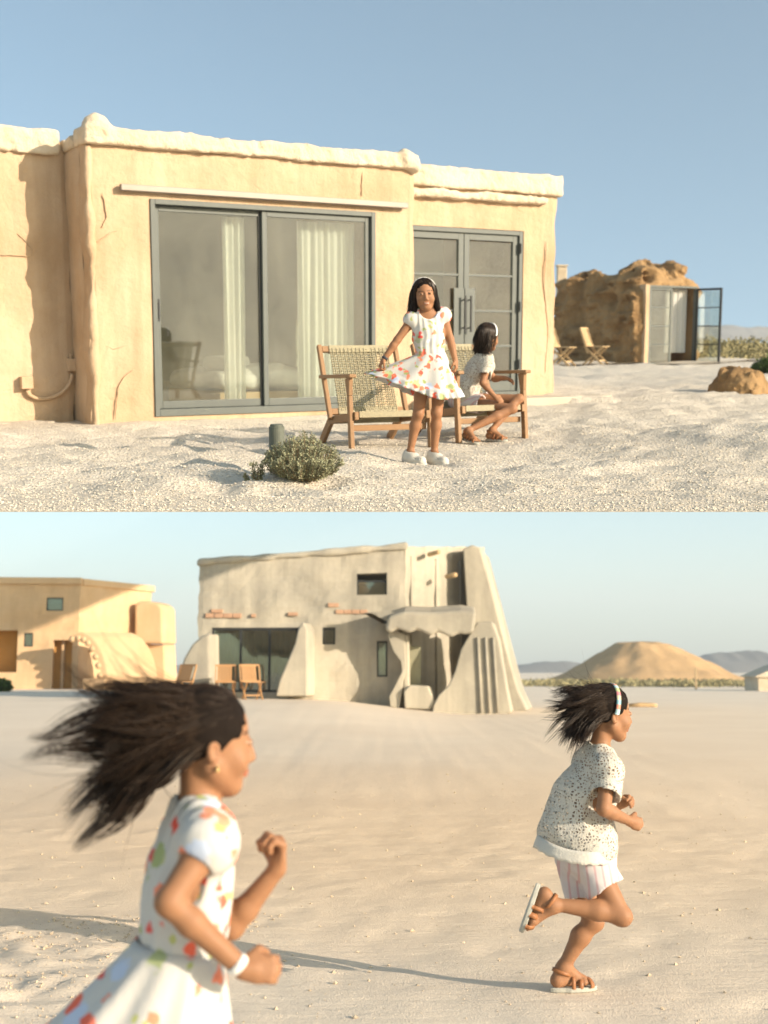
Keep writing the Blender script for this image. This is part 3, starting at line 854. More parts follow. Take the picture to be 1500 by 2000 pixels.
def shrub(name, label, M, R, H, nst, leaf, per, mat, seed, group=None, spread=0.01, flat=0.6):
    rnd = random.Random(seed); r = thing(name, label, 'shrub', M, group); st = []
    for i in range(nst):
        a = rnd.random() * 6.283; q = math.sqrt(rnd.random()); el = 1 - 0.55 * q
        tip = Vector((math.cos(a) * R * q, math.sin(a) * R * q, H * (1 - flat * q * q) * rnd.uniform(0.75, 1.1)))
        b = Vector((tip.x * 0.22, tip.y * 0.22, -0.02)); mid = b.lerp(tip, 0.5) + Vector((tip.x, tip.y, 0)) * 0.16
        st.append([b, b.lerp(mid, 0.6), mid, mid.lerp(tip, 0.55) + Vector((0, 0, 0.01)), tip])
    mb = MB()
    for s_ in st: mb.tube(s_, [0.0035, 0.003, 0.0026, 0.002, 0.001], 4, False)
    mb.build('stems', STEM, r, None, 0, False, 'stuff')
    V, Fq = leafy(st, leaf, per, rnd, spread)
    mesh_obj('foliage', V, Fq, mat, r, None, False, 'stuff')
    return r
q = upd(592, 935, 7.02); q = Vector((q.x, 7.02, terr_u(q.x, 7.02) - 0.01))
shrub('desert_shrub', 'low grey green desert shrub of upright leafy stems around the bollard light', at(UM, q), 0.25, 0.25, 210, 0.0125, 95, LEAFS, 3, None, 0.009)
for i, (px, py, d, R, H, lb) in enumerate(((500, 955, 6.95, 0.07, 0.11, 'small sprig of shrub sprouting beside the bollard light'),)):
    q = upd(px, py, d); shrub('shrub_sprig', lb, at(UM, (q.x, d, terr_u(q.x, d) - 0.01)), R, H, 9, 0.013, 80, LEAFS, 40 + i)
# boulder and bush at the right
def boulder(name, label, M, r, seed, h=0.04, mat=ROCKM, squash=1.0):
    Fd = Field((-r*1.5, -r*1.5, -0.3*r), (r*1.5, r*1.5, r*1.5), h)
    Fd.ell((0, 0, 0), (r, r * 0.8, r * squash), rotz(seed)); Fd.ell((r*0.35, 0.1*r, 0), (r*0.7, r*0.7, r*0.75*squash), None, 0.2)
    of = np.array([seed * 3.1, seed, 0]); T = np.array([[0.8, 0.6, 0], [-0.6, 0.8, 0.25], [0, -0.25, 1.0]])
    Fd.near(lambda P, v: v + 0.10 * r * (1 - 2*np.abs(vnoise((P + of) @ T * np.array([3.2, 1.2, 1.6]), 1.6 / r))) + 0.05 * r * vfbm(P + of, 5 / r, 3), r * 0.5)
    V, Q = Fd.mesh(); return tag(mesh_obj(name, V, Q, mat, None, M, False), label, 'boulder')
q = up(1452, 775, 0.1); boulder('boulder', 'furrowed brown boulder half buried in the gravel', at(UM, (q.x, q.y + 0.3, terr_u(q.x, q.y) - 0.02)), 0.40, 2.2, 0.03, ROCKM, 0.92)
q = up(1493, 735, 0.1); shrub('green_bush', 'small bright green bush behind the boulder', at(UM, (q.x + 0.1, q.y, terr_u(q.x, q.y) - 0.02)), 0.36, 0.36, 90, 0.05, 60, LEAFG, 9, None, 0.03)

# ------------------------------------------------------------------ the rock hut further up the terrace
hA = upd(1255, 713, 33.0); hA.z = 0.05
HUM = UM @ Matrix.Translation(hA) @ Matrix.Rotation(math.atan2(MU.y, MU.x), 4, 'Z')
hut = thing('rock_hut', 'rough brown rock hut with open glass doors', 'hut', HUM)
W_, D_, Hh = 2.0, 3.7, 2.35
Fd = Field((-0.5, -0.35, -0.25), (W_ + 0.6, D_ + 0.5, 3.1), 0.045)
Fd.box((W_/2 - 0.05, D_/2, Hh/2 - 0.1), (W_/2 + 0.12, D_/2, Hh/2 + 0.1), None, 0.25); Fd.box((W_/2 - 0.1, 0.9, Hh), (0.75, 0.7, 0.36), None, 0.3, 0.3); Fd.box((0.2, 1.9, Hh - 0.1), (0.35, 1.2, 0.25), None, 0.2, 0.2)
Fd.near(lambda P, v: v + np.where(P[..., 1] < 0.06, 0.35, 1.0) * (0.13 * vfbm(P * np.array([1, 1, 1.6]), 1.9, 4) + 0.24 * np.abs(vnoise(P * np.array([1.2, 0.7, 1.5]) + 3, 2.1)) + 0.09 * np.abs(vnoise(P * np.array([1, 1, 2.2]) + 9, 5.0)) - 0.09), 0.6)
Fd.box((0.97, 0.85, 1.02), (0.86, 1.6, 1.09), None, 0.0, 0, 's')          # the room
V, Q = Fd.mesh(); mesh_obj('rock_wall', V, Q, ROCKM, hut, None, False)
rough_wall('door_surround', 0.13, (0, 2.16), 0.25, [], ADOBE, hut, Matrix.Translation((-0.03, -0.10, 0)), 0.01, 0.1, None, 3.0, 0.01)
mb = MB(); frame_rect(mb, 0.11, 1.87, 0.0, 2.14, 0.05, 0.10, -0.02, 0.02); hf = mb.build('door_frame', STEEL, hut)
def leaf(x0, x1, parent, M, mat):
    mb = MB(); frame_rect(mb, x0, x1, 0.03, 2.085, 0.06, 0.04, 0, 0.08)
    for t in (0.27, 0.51, 0.75): mb.box((x0 + 0.06, -0.015, 0.03 + 2.05*t - 0.014), (x1 - 0.06, 0.015, 0.03 + 2.05*t + 0.014))
    lf = mb.build('door_leaf', mat, parent, M)
    zz = [0.11] + [0.03 + 2.05 * t for t in (0.27, 0.51, 0.75)] + [2.025]
    for a, b in zip(zz[:-1], zz[1:]): MB().box((x0 + 0.058, -0.004, a + 0.015), (x1 - 0.058, 0.004, b - 0.015)).build('pane', GLASS, lf)
leaf(0.165, 0.98, hut, Matrix.Translation((0, -0.01, 0)), STEEL)
leaf(0.0, 0.84, hut, Matrix.Translation((1.83, -0.075, 0)) @ Matrix.Rotation(math.radians(-84), 4, 'Z'), DARKST)
curtain('curtain', 'white curtain hanging in the open doorway of the rock hut', 0.78, 1.72, LINEN, HUM @ Matrix.Translation((0.97, 0.2, 0.33)), 8, 0.035)
q = upd(1094, 530, 37.5); MBv = thing('white_chimney', 'white rendered chimney pipe on the rock hut roof', 'chimney', at(UM, (q.x + 0.05, 37.5, 2.3)))
MB().box((-0.14, -0.14, -0.6), (0.14, 0.14, 0.62)).build('shaft', LIME, MBv, None, 0.02)
MB().box((-0.17, -0.17, 0.622), (0.17, 0.17, 0.67)).build('cap', LIME, MBv, None, 0.01)

def slat_chair(name, label, M, wood, group, cat='chair'):
    c = thing(name, label, cat, M, group); hw = 0.23
    for s_ in (-1, 1):
        MB().bar((s_*hw, -0.27, 0), (s_*hw, 0.22, 0.47), 0.03, 0.045, (0, 0, 1)).build('leg', wood, c)
        MB().bar((s_*(hw-0.035), 0.27, 0), (s_*(hw-0.035), -0.22, 0.44), 0.03, 0.045, (0, 0, 1)).build('leg', wood, c)
        MB().bar((s_*(hw+0.035), 0.12, 0.30), (s_*(hw+0.035), 0.34, 0.93), 0.03, 0.045, (0, 1, 0)).build('back_post', wood, c)
    for k in range(6): MB().box((-hw - 0.05, -0.27 + k*0.085, 0.455), (hw + 0.05, -0.195 + k*0.085, 0.475)).build('seat_slat', wood, c)
    for k in range(6):
        x = -0.19 + k * 0.066; MB().bar((x, 0.17, 0.50), (x, 0.325, 0.90), 0.052, 0.014, (0, 1, 0)).build('back_slat', wood, c)
    for (y, z) in ((0.165, 0.485), (0.335, 0.915)): MB().bar((-hw - 0.02, y, z), (hw + 0.02, y, z), 0.03, 0.05).build('back_rail', wood, c)
    MB().box((-hw, -0.16, 0.10), (hw, -0.13, 0.135)).build('stretcher', wood, c)
    return c
q = upd(1163, 716, 31.2); slat_chair('folding_chair', 'whole pale slatted folding chair standing against the rock hut', at(UM, (q.x, 31.2, terr_u(q.x, 31.2)), math.radians(62)), WOODP, 'folding chairs outside the rock hut')
q = upd(1098, 716, 30.6); slat_chair('folding_chair', 'pale slatted folding chair partly hidden behind the corner of the plastered house', at(UM, (q.x, 30.6, terr_u(q.x, 30.6)), math.radians(62)), WOODP, 'folding chairs outside the rock hut')

# paths, scrub and hills of the terrace
def strip(name, pts, w, hf, mat, M, lift=0.012):
    V, Fq = [], []
    for i, p in enumerate(pts):
        a = pts[max(i-1, 0)]; b = pts[min(i+1, len(pts)-1)]; d = (Vector(b) - Vector(a)).normalized(); s_ = Vector((-d.y, d.x))
        for k in range(5):
            t = -0.5 + k / 4; x, y = p[0] + s_.x * w * t, p[1] + s_.y * w * t
            V.append((x, y, hf(x, y) + lift))
    Fq = [(i*5+k, (i+1)*5+k, (i+1)*5+k+1, i*5+k+1) for i in range(len(pts)-1) for k in range(4)]
    return mesh_obj(name, V, Fq, mat, None, M, True, 'structure')
q0 = up(1040, 768, 0.12); q1 = up(1420, 762, 0.12)
strip('path', [(3.9 + 0.7 * i, 31.0 + 0.40 * i) for i in range(12)], 1.5, lambda x, y: terr_u(x, y), CONCRETE, UM, 0.04)

rnd = random.Random(11)
V, Fq = [], []
def tuft(V, Fq, x, y, z, r, h, n, leaf):
    for _ in range(n):
        a = rnd.random() * 6.283; q_ = math.sqrt(rnd.random()) * r; hh = h * (1 - 0.6 * (q_ / r) ** 2) * rnd.random()
        p = Vector((x + math.cos(a) * q_, y + math.sin(a) * q_, z + hh)); d = Vector((rnd.gauss(0, 1), rnd.gauss(0, 1), rnd.gauss(0.4, 1))).normalized()
        s_ = d.cross(Vector((rnd.gauss(0, 1), rnd.gauss(0, 1), rnd.gauss(0, 1)))).normalized(); l = leaf * rnd.uniform(0.6, 1.4); k = len(V)
        V += [p, p + d*l*0.5 + s_*l*0.3, p + d*l, p + d*l*0.5 - s_*l*0.3]; Fq.append((k, k+1, k+2, k+3))
for i in range(420):
    y = rnd.uniform(38.5, 46.5); x = rnd.uniform(0.245, 0.317) * y
    tuft(V, Fq, x, y, terr_u(x, y) - 0.03, rnd.uniform(0.2, 0.5), rnd.uniform(0.15, 0.5) * smooth(36, 45, y), 26, 0.11)
mesh_obj('scrub', V, Fq, LEAFD, None, UM, False, 'stuff')
def ridge_hills(name, prof, y0, depth, mat, M, z0):
    """prof: (x, height) crest points; a real ridge with two slopes and spurs"""
    n = 160; xs = np.linspace(prof[0][0], prof[-1][0], n); hs = np.interp(xs, [p[0] for p in prof], [p[1] for p in prof]); V, Fq = [], []
    for j in range(13):
        t = j / 12; pr = math.sin(math.pi * t) ** 0.9
        for i in range(n):
            h = hs[i] * pr * (1 + 0.30 * fbm((xs[i] / depth * 5, t * 3, 2), 1.0, 4)) ; V.append((xs[i], y0 + depth * (t - 0.5), z0 + h))
    Fq = [(j*n+i, j*n+i+1, (j+1)*n+i+1, (j+1)*n+i) for j in range(12) for i in range(n-1)]
    return mesh_obj(name, V, Fq, mat, None, M, True, 'structure')
HILLM = mat_simple('far_hill_rock', (0.20, 0.195, 0.19), 0.95, 0.25, 0.03)
k_ = 700 / F
ridge_hills('hills', [(430*k_, 4), (560*k_, 20*k_), (640*k_, 27*k_), (700*k_, 24*k_), (760*k_, 19*k_), (850*k_, 17*k_), (1000*k_, 8)], 700, 90, HILLM, UM, -1.0)

# ------------------------------------------------------------------ the weathered house across the yard
def prism(name, poly, D, dv, mat, parent, inv=None, bevel=0.05, rib=0.0):
    """outline at distance D carried back by dv; ribs add vertical flutes to the front"""
    inv = parent.matrix_basis.inverted() if parent is not None else ID
    P = [lod(px, py, D) for px, py in poly]; n = len(P); dv = Vector(dv)
    v = [inv @ p for p in P] + [inv @ (p + dv) for p in P]
    f = [tuple(range(n)), tuple(range(2*n-1, n-1, -1))] + [(i, n+i, n+(i+1) % n, (i+1) % n) for i in range(n)]
    area = sum(poly[i][0]*poly[(i+1) % n][1] - poly[(i+1) % n][0]*poly[i][1] for i in range(n))
    if area > 0: f = [q[::-1] for q in f]
    bm = bmesh.new(); bv = [bm.verts.new(p) for p in v]
    for q in f: bm.faces.new([bv[i] for i in q])
    bmesh.ops.recalc_face_normals(bm, faces=bm.faces)
    me = bpy.data.meshes.new(name); bm.to_mesh(me); bm.free()
    o = link(name, me, mat, parent)
    if bevel:
        md = o.modifiers.new('bevel', 'BEVEL'); md.width = bevel; md.segments = 3; md.limit_method = 'ANGLE'
    return o

def window_unit(parent, x0, x1, z0, z1, y, mat=STEEL, glass=GLASSF, w=0.06, mull=0):
    mb = MB(); frame_rect(mb, x0, x1, z0, z1, w, 0.1, y)
    for k in range(mull): xx = x0 + (x1 - x0) * (k + 1) / (mull + 1); mb.box((xx - w/2, y - 0.045, z0 + w), (xx + w/2, y + 0.045, z1 - w))
    wf = mb.build('window', mat, parent)
    MB().box((x0 + w - 0.01, y - 0.008, z0 + w - 0.01), (x1 - w + 0.01, y + 0.008, z1 - w + 0.01)).build('pane', glass, wf)
    return wf

GA = lod(385, 1350, 37.6); GA.z = 0; GB = lod(792, 1390, 38.0); GB.z = 0
GU = (GB - GA).normalized(); GL = (GB - GA).length
GM = Matrix.Translation(GA) @ Matrix.Rotation(math.atan2(GU.y, GU.x), 4, 'Z')
grey = thing('weathered_house', 'two storey grey streaked plaster house with scalloped porch canopy', 'house', GM)
def gl_(px, py, yp=0.0):
    A = GA + Vector((-GU.y, GU.x, 0)) * yp
    return wall_hit(px, py, A, GU, PIT, HC)
gz_l = gl_(387, 1097)[1]; gz_r = gl_(790, 1066)[1]
def rect(a, b, c, d):
    x0, z1 = gl_(a, b); x1, z0 = gl_(c, d); return x0, x1, z0, z1
Wd = rect(414, 1226, 582, 1352); Ws = rect(630, 1226, 655, 1259); Wu = rect(697, 1133, 756, 1168); Wn = rect(736, 1252, 757, 1322)
rough_wall('front_wall', GL, (-0.2, gz_l), 0.3, [Wd, Ws, Wu, Wn], GREYP, grey, ID, 0.06, 0.16, lambda x: (gz_r - gz_l) * x / GL, 2.0, 0.06)
GC = lod(950, 1388, 41.0); GC.z = 0
inv = GM.inverted(); c_loc = inv @ GC; sl_ = math.hypot(c_loc.x - GL, c_loc.y); sa = math.atan2(c_loc.y, c_loc.x - GL)
SM = Matrix.Translation((GL + 0.005, 0.02, 0)) @ Matrix.Rotation(sa, 4, 'Z')
zz_c = lod(930, 1068, 41.2).z
rough_wall('side_wall', sl_, (-0.2, gz_r - 0.02), 0.3, [], GREYP, grey, SM, 0.05, 0.16, lambda x: (zz_c - gz_r) * x / sl_, 4.0, 0.05)
for k in range(4):      # shallow vertical flutes on the side wall
    MB().tube([(0.25 + k * (sl_ - 0.4) / 3, -0.02, 0.2), (0.25 + k * (sl_ - 0.4) / 3, -0.03, 2.6), (0.25 + k * (sl_ - 0.4) / 3, -0.02, gz_r - 0.3)], [0.03, 0.035, 0.03], 6).build('flute', GREYP, grey, SM, 0, True)
coping_p = [((GL/2, 0.1, 0), (GL/2 + 0.08, 0.22, 0.10), None, 0.05)]
Fd = Field((-0.4, -0.4, gz_l - 0.4), (GL + 0.4, 0.6, gz_r + 0.5), 0.08)
Fd.put(lambda P: sd_box(P - np.stack([0*P[..., 0], 0*P[..., 0], gz_l - 0.02 + (gz_r - gz_l) * P[..., 0] / GL], -1), (GL/2, 0.1, 0), (GL/2 + 0.07, 0.21, 0.11), None, 0.06), (-0.3, -0.3, gz_l - 0.3), (GL + 0.3, 0.5, gz_r + 0.4))
Fd.near(lambda P, v: v + 0.03 * vfbm(P, 2.0, 3), 0.2)
V, Q = Fd.mesh(); mesh_obj('parapet', V, Q, GREYP, grey, None, True)
# rear part closes the house
MB().box((0.05, 5.0, -0.2), (GL + 1.6, 5.2, gz_l - 0.1)).build('rear_wall', GREYP, grey)
MB().box((0.0, 0.31, -0.2), (0.25, 4.99, gz_l - 0.1)).build('side_wall', GREYP, grey)
MB().box((0.26, 0.31, gz_l - 0.35), (GL - 0.1, 4.99, gz_l - 0.2)).build('roof', GREYP, grey)
dw = window_unit(grey, *Wd, 0.1, DARKST, GLASSF, 0.07, 2)
for wr in (Ws, Wu, Wn): window_unit(grey, *wr, 0.12, DARKST, GLASSF, 0.05)
curtain('curtain', 'olive grey drapes behind the big glass door of the weathered house', Wd[1] - Wd[0] - 0.5, Wd[3] - Wd[2] - 0.15, DRAPE, GM @ Matrix.Translation((Wd[0] + 0.4, 0.45, Wd[2])), 12, 0.05)
for (a, b, c, d) in ((401, 1198, 472, 1207), (412, 1190, 436, 1197), (490, 1199, 500, 1206), (562, 1196, 582, 1203), (640, 1178, 662, 1186), (655, 1191, 718, 1199)):
    x0, x1, z0, z1 = rect(a, b, c, d); k = max(1, int((x1 - x0) / 0.24))
    for i in range(k): MB().box((x0 + (x1-x0)*i/k + 0.008, -0.075, z0), (x0 + (x1-x0)*(i+1)/k - 0.008, 0.05, z1)).build('brick', REDBR, grey, None, 0.012)
for (px, py, L_) in ((838, 1083, 0.9), (872, 1126, 0.6)):
    q = inv @ lod(px, py, 38.6); MB().tube([q, q + Vector((0.25, -0.9 * L_ / 0.9 * 0.6, 0.03))], 0.075, 8).build('roof_beam', WOODP, grey, None, 0, True)
# battered fins and buttresses
prism('buttress', [(904, 1071), (922, 1064), (938, 1070), (962, 1160), (990, 1270), (1012, 1350), (1030, 1388), (930, 1392), (912, 1200)], 39.2, (0.55, 3.2, 0), GREYP, grey, None, 0.05)
prism('porch_fin', [(842, 1402), (846, 1378), (856, 1358), (876, 1338), (888, 1312), (900, 1268), (916, 1240), (932, 1214), (962, 1214), (974, 1250), (990, 1345), (1000, 1392), (985, 1396)], 36.9, (0.2, 1.5, 0), GREYP, grey, None, 0.05)
for k in range(3):      # flutes
    a, b = 925 + k * 15, 940 + k * 16
    y0 = 1245
    p0 = inv @ lod(b, 1392, 36.86); p1 = inv @ lod(a + 8, max(y0, 1226), 36.86); MB().tube([p0, p1], 0.045, 6).build('flute', GREYP, grey, None, 0, True)
prism('porch_fin', [(735, 1196), (762, 1193), (768, 1216), (757, 1242), (768, 1272), (783, 1292), (785, 1312), (772, 1338), (760, 1360), (762, 1380), (780, 1383), (788, 1330), (793, 1300), (790, 1240), (772, 1196)], 37.15, (0.1, 0.9, 0), GREYP, grey, None, 0.05)
edge = [(752, 1232), (764, 1238), (774, 1229), (786, 1232), (800, 1238), (814, 1230), (828, 1236), (842, 1243), (856, 1234), (868, 1240), (882, 1246), (896, 1238), (908, 1240)]
prism('canopy', [(930, 1196), (900, 1192), (840, 1196), (790, 1194), (758, 1204)] + edge + [(925, 1236)], 36.7, (0.08, 1.5, 0.25), GREYP, grey, None, 0.10)
prism('porch_wall', [(788, 1350), (800, 1338), (836, 1340), (850, 1372), (842, 1386), (790, 1384)], 37.0, (0.1, 0.5, 0), GREYP, grey, None, 0.05)
prism('porch_post', [(788, 1240), (797, 1240), (799, 1380), (789, 1380)], 37.2, (0.05, 0.2, 0), GREYP, grey, None, 0.04)
door_ = prism('porch_door', [(800, 1262), (822, 1262), (822, 1372), (800, 1372)], 37.75, (0.01, 0.12, 0), DRAPE, grey, None, 0.0)
prism('buttress', [(342, 1356), (348, 1320), (358, 1285), (374, 1258), (392, 1242), (410, 1236), (412, 1356)], 37.0, (0.2, 0.9, 0), GREYP, grey, None, 0.10)
prism('buttress', [(538, 1360), (546, 1328), (562, 1290), (576, 1256), (582, 1228), (592, 1214), (600, 1230), (600, 1360)], 36.6, (0.15, 1.35, 0), GREYP, grey, None, 0.05)
for i, (px, rz, lb) in enumerate(((440, 8, 'orange wooden garden chair by the glass door, beside the streaked buttress'), (492, 20, 'orange wooden garden chair turned sideways near the wedge shaped fin'), (352, -30, 'orange wooden garden chair at the rounded buttress of the weathered house'))):
    q = lod(px, 1352, 35.8); slat_chair('garden_chair', lb, Matrix.Translation((q.x, 35.8, terr_l(q.x, 35.8))) @ Matrix.Rotation(math.radians(rz), 4, 'Z') @ Matrix.Scale(1.08, 4), WOODO, 'orange garden chairs')

# ------------------------------------------------------------------ the orange house further left
OA = lod(-60, 1345, 57.0); OA.z = 0; OB = lod(150, 1345, 57.5); OB.z = 0; OU = (OB - OA).normalized(); OL = (OB - OA).length
OM = Matrix.Translation(OA) @ Matrix.Rotation(math.atan2(OU.y, OU.x), 4, 'Z')
orange = thing('orange_house', 'orange tan plaster house with barrel shaped scalloped canopy', 'house', OM)
def ol_(px, py): return wall_hit(px, py, OA, OU, PIT, HC)
def orect(a, b, c, d):
    x0, z1 = ol_(a, b); x1, z0 = ol_(c, d); return x0, x1, z0, z1
oz0, oz1 = ol_(0, 1133)[1], ol_(150, 1125)[1]
W1 = orect(91, 1167, 123, 1193); W2 = orect(47, 1236, 64, 1263); W3 = orect(-20, 1231, 32, 1313); W4 = orect(104, 1250, 150, 1348)
rough_wall('front_wall', OL, (-0.1, (oz0 + oz1) / 2), 0.35, [W1, W2, W3, W4], TANP, orange, ID, 0.05, 0.2, None, 7.0, 0.05)
OC = lod(293, 1345, 62.5); OC.z = 0; oi = OM.inverted(); oc = oi @ OC; osl = math.hypot(oc.x - OL, oc.y); osa = math.atan2(oc.y, oc.x - OL)
OSM = Matrix.Translation((OL + 0.005, 0.02, 0)) @ Matrix.Rotation(osa, 4, 'Z')
rough_wall('side_wall', osl, (-0.1, (oz0 + oz1) / 2 - 0.03), 0.35, [], TANP, orange, OSM, 0.06, 0.2, None, 8.0, 0.05)
MB().box((-0.05, -0.14, (oz0+oz1)/2 - 0.3), (OL + 0.1, 0.36, (oz0+oz1)/2 + 0.03)).build('parapet', TANP, orange, None, 0.06)
MB().box((0.12, -0.12, (oz0+oz1)/2 - 0.33), (osl + 0.1, 0.36, (oz0+oz1)/2 + 0.0)).build('parapet', TANP, orange, OSM, 0.06)
MB().box((0, 4.5, -0.1), (OL + 1.5, 4.7, 4.9)).box((0.0, 0.36, 4.6), (OL - 0.1, 4.49, 4.75)).build('rear_wall', TANP, orange)
window_unit(orange, *W1, 0.12, DARKST, GLASSF, 0.05); window_unit(orange, *W2, 0.12, DARKST, GLASSF, 0.05)
MB().box((W3[0] - 0.1, 0.7, W3[2] - 0.2), (W3[1] + 0.1, 0.8, W3[3] + 0.1)).build('recess_wall', ORANGEP, orange)
MB().box((W4[0] - 0.1, 0.7, W4[2] - 0.2), (W4[1] + 0.1, 0.8, W4[3] + 0.1)).build('recess_wall', ORANGEP, orange)
MB().box((W4[0] + 0.3, 0.5, W4[2]), (W4[0] + 0.45, 0.68, W4[3])).build('post', TANP, orange, None, 0.03)
for r_, cx, cz in ((1.3, 0.9, 2.0), (0.6, 0.4, 2.2)):     # raised arcs on the side wall
    pts = [(cx * osl / 3 + r_ * math.sin(t * 0.16), -0.05, cz + r_ * (1 - math.cos(t * 0.16))) for t in range(9)]
    MB().tube(pts, 0.09, 6).build('raised_arc', TANP, orange, OSM, 0, True)
# barrel canopy: curved shell from the wall head down to the ground
prof = [(140, 1238), (160, 1234), (178, 1244), (192, 1262), (202, 1285), (208, 1310), (210, 1346)]
inner = [(198, 1346), (196, 1312), (190, 1288), (181, 1267), (170, 1252), (158, 1246), (142, 1248)]
prism('canopy', prof + inner, 55.6, (2.05, 1.2, 0), TANP, orange, None, 0.05)
for k in range(9):
    t = k / 8 * 6; i = min(int(t), 5); a, b = inner[::-1][i], inner[::-1][i + 1]; px, py = a[0] + (b[0]-a[0])*(t-i), a[1] + (b[1]-a[1])*(t-i)
    c = oi @ lod(px - 1, py, 55.6); o_ = MB().tube([c + Vector((0, -0.06, 0)), c + Vector((0, 0.05, 0)), c + Vector((0, 0.2, 0))], [0.10, 0.16, 0.13], 8).build('scallop', TANP, orange, None, 0, True)
prism('planter', [(160, 1326), (204, 1326), (206, 1352), (162, 1352)], 55.0, (0.1, 0.5, 0), TANP, orange, None, 0.04)
prism('tower', [(262, 1256), (262, 1182), (270, 1174), (290, 1174), (308, 1178), (317, 1188), (319, 1258)], 60.6, (0.4, 1.6, 0), TANP, orange, None, 0.15)
prism('tower_pier', [(288, 1258), (319, 1259), (323, 1352), (292, 1352)], 61.2, (0.4, 1.2, 0), TANP, orange, None, 0.05)
q = lod(6, 1338, 50.0); shrub('agave_bush', 'dark green bush at the foot of the orange house', Matrix.Translation((q.x - 0.1, 50.0, terr_l(q.x, 50.0) - 0.02)), 0.4, 0.5, 50, 0.16, 36, LEAFG, 21, None, 0.05)

# ------------------------------------------------------------------ far side of the yard
Fm = 150.0
q0 = lod(1275, 1325, Fm); V, Fq = [], []; n, m = 96, 22
for j in range(m + 1):
    t = j / m
    for i in range(n):
        a = 2 * math.pi * i / n; r = (1 - t); rr = (12.6 * r + 2.9 * t ** 1.2) * (1 + 0.05 * noise.noise(Vector((math.cos(a) * 2, math.sin(a) * 2, t * 2)))); e = 1.0 if math.cos(a) < 0 else 1.12
        z = 5.15 * (t ** 1.12) if t < 0.95 else 5.15 * (0.95 ** 1.12) + (t - 0.95) * 1.6
        V.append((q0.x + rr * math.cos(a) * e, Fm + 6 + rr * math.sin(a), -0.25 + z + 0.28 * fbm((rr * math.cos(a), rr * math.sin(a), 0), 0.45, 4) + 0.16 * (1 - t) * fbm((math.cos(a) * 9, math.sin(a) * 9, 1), 1.0, 3)))
V.append((q0.x, Fm + 6, 4.95)); top = len(V) - 1
Fq = [(j*n+i, j*n+(i+1) % n, (j+1)*n+(i+1) % n, (j+1)*n+i) for j in range(m) for i in range(n)] + [(m*n+i, m*n+(i+1) % n, top) for i in range(n)]
MOUNDM = mat_ground('orange_sand', (0.52, 0.345, 0.185), (0.46, 0.30, 0.155), (0.40, 0.26, 0.13), 6.0)
mesh_obj('sand_mound', V, Fq, MOUNDM, None, ID, True, 'structure')
V, Fq = [], []
for i in range(520):
    y = rnd.uniform(95, 140); x = rnd.uniform(0.085, 0.35) * y
    tuft(V, Fq, x, y, -0.05, rnd.uniform(0.5, 1.4), rnd.uniform(0.15, 0.45), 26, 0.3)
mesh_obj('scrub', V, Fq, LEAFD, None, ID, False, 'stuff')
k2 = 800 / F
ridge_hills('hills', [(180*k2, 3), (260*k2, 22*k2), (340*k2, 25*k2), (420*k2, 20*k2), (520*k2, 18*k2), (640*k2, 36*k2), (720*k2, 42*k2), (860*k2, 34*k2), (1000*k2, 10)], 800, 120, HILLM, ID, -1.0)
ridge_hills('hills', [(-900*k2, 6), (-700*k2, 16*k2), (-500*k2, 18*k2), (-395*k2, 20*k2), (-330*k2, 12*k2), (-250*k2, 3)], 800, 120, HILLM, ID, -1.0)
q = lo(1359, 1347); pm = thing('wooden_marker_post', 'lone pale wooden post standing in front of the sand mound', 'post', Matrix.Translation((lod(1359, 1340, 84).x, 84, 0)))
MB().bar((0, 0, -0.1), (0.02, 0, 1.42), 0.13, 0.13, (0, 1, 0), 0.10, 0.10).build('shaft', WOODP, pm, None, 0.01)
MB().bar((0.02, 0, 1.42), (0.02, 0, 1.47), 0.12, 0.12, (0, 1, 0), 0.05, 0.05).build('cap', WOODP, pm)
q = lod(1500, 1330, 78); hm = thing('small_cabin', 'small pale pitched roof cabin beside the sand mound', 'cabin', Matrix.Translation((q.x + 0.35, 78, 0)))
MB().box((-0.95, 0, -0.1), (2.6, 3.0, 0.95)).build('wall', LIME, hm)
MB().add([(-1.15, -0.2, 0.92), (0.8, -0.2, 1.75), (2.8, -0.2, 0.92), (-1.15, 3.2, 0.92), (0.8, 3.2, 1.75), (2.8, 3.2, 0.92), (-1.15, -0.2, 0.86), (2.8, -0.2, 0.86), (-1.15, 3.2, 0.86), (2.8, 3.2, 0.86)],
         [(0, 1, 4, 3), (1, 2, 5, 4), (6, 7, 2, 1, 0), (9, 8, 3, 4, 5), (6, 8, 9, 7), (0, 3, 8, 6), (2, 7, 9, 5)]).build('roof', LIME, hm)
q = lo(1262, 1381); lg = tag(MB().tube([(0, 0, 0.06), (0.4, 0.05, 0.08), (0.85, 0.02, 0.07), (1.0, 0.0, 0.06)], [0.07, 0.09, 0.085, 0.05], 8).build('log', WOODP, None, Matrix.Translation((q.x - 0.6, q.y, terr_l(q.x, q.y))), 0, True), 'pale log lying on the sand behind the girl with the headband', 'log')

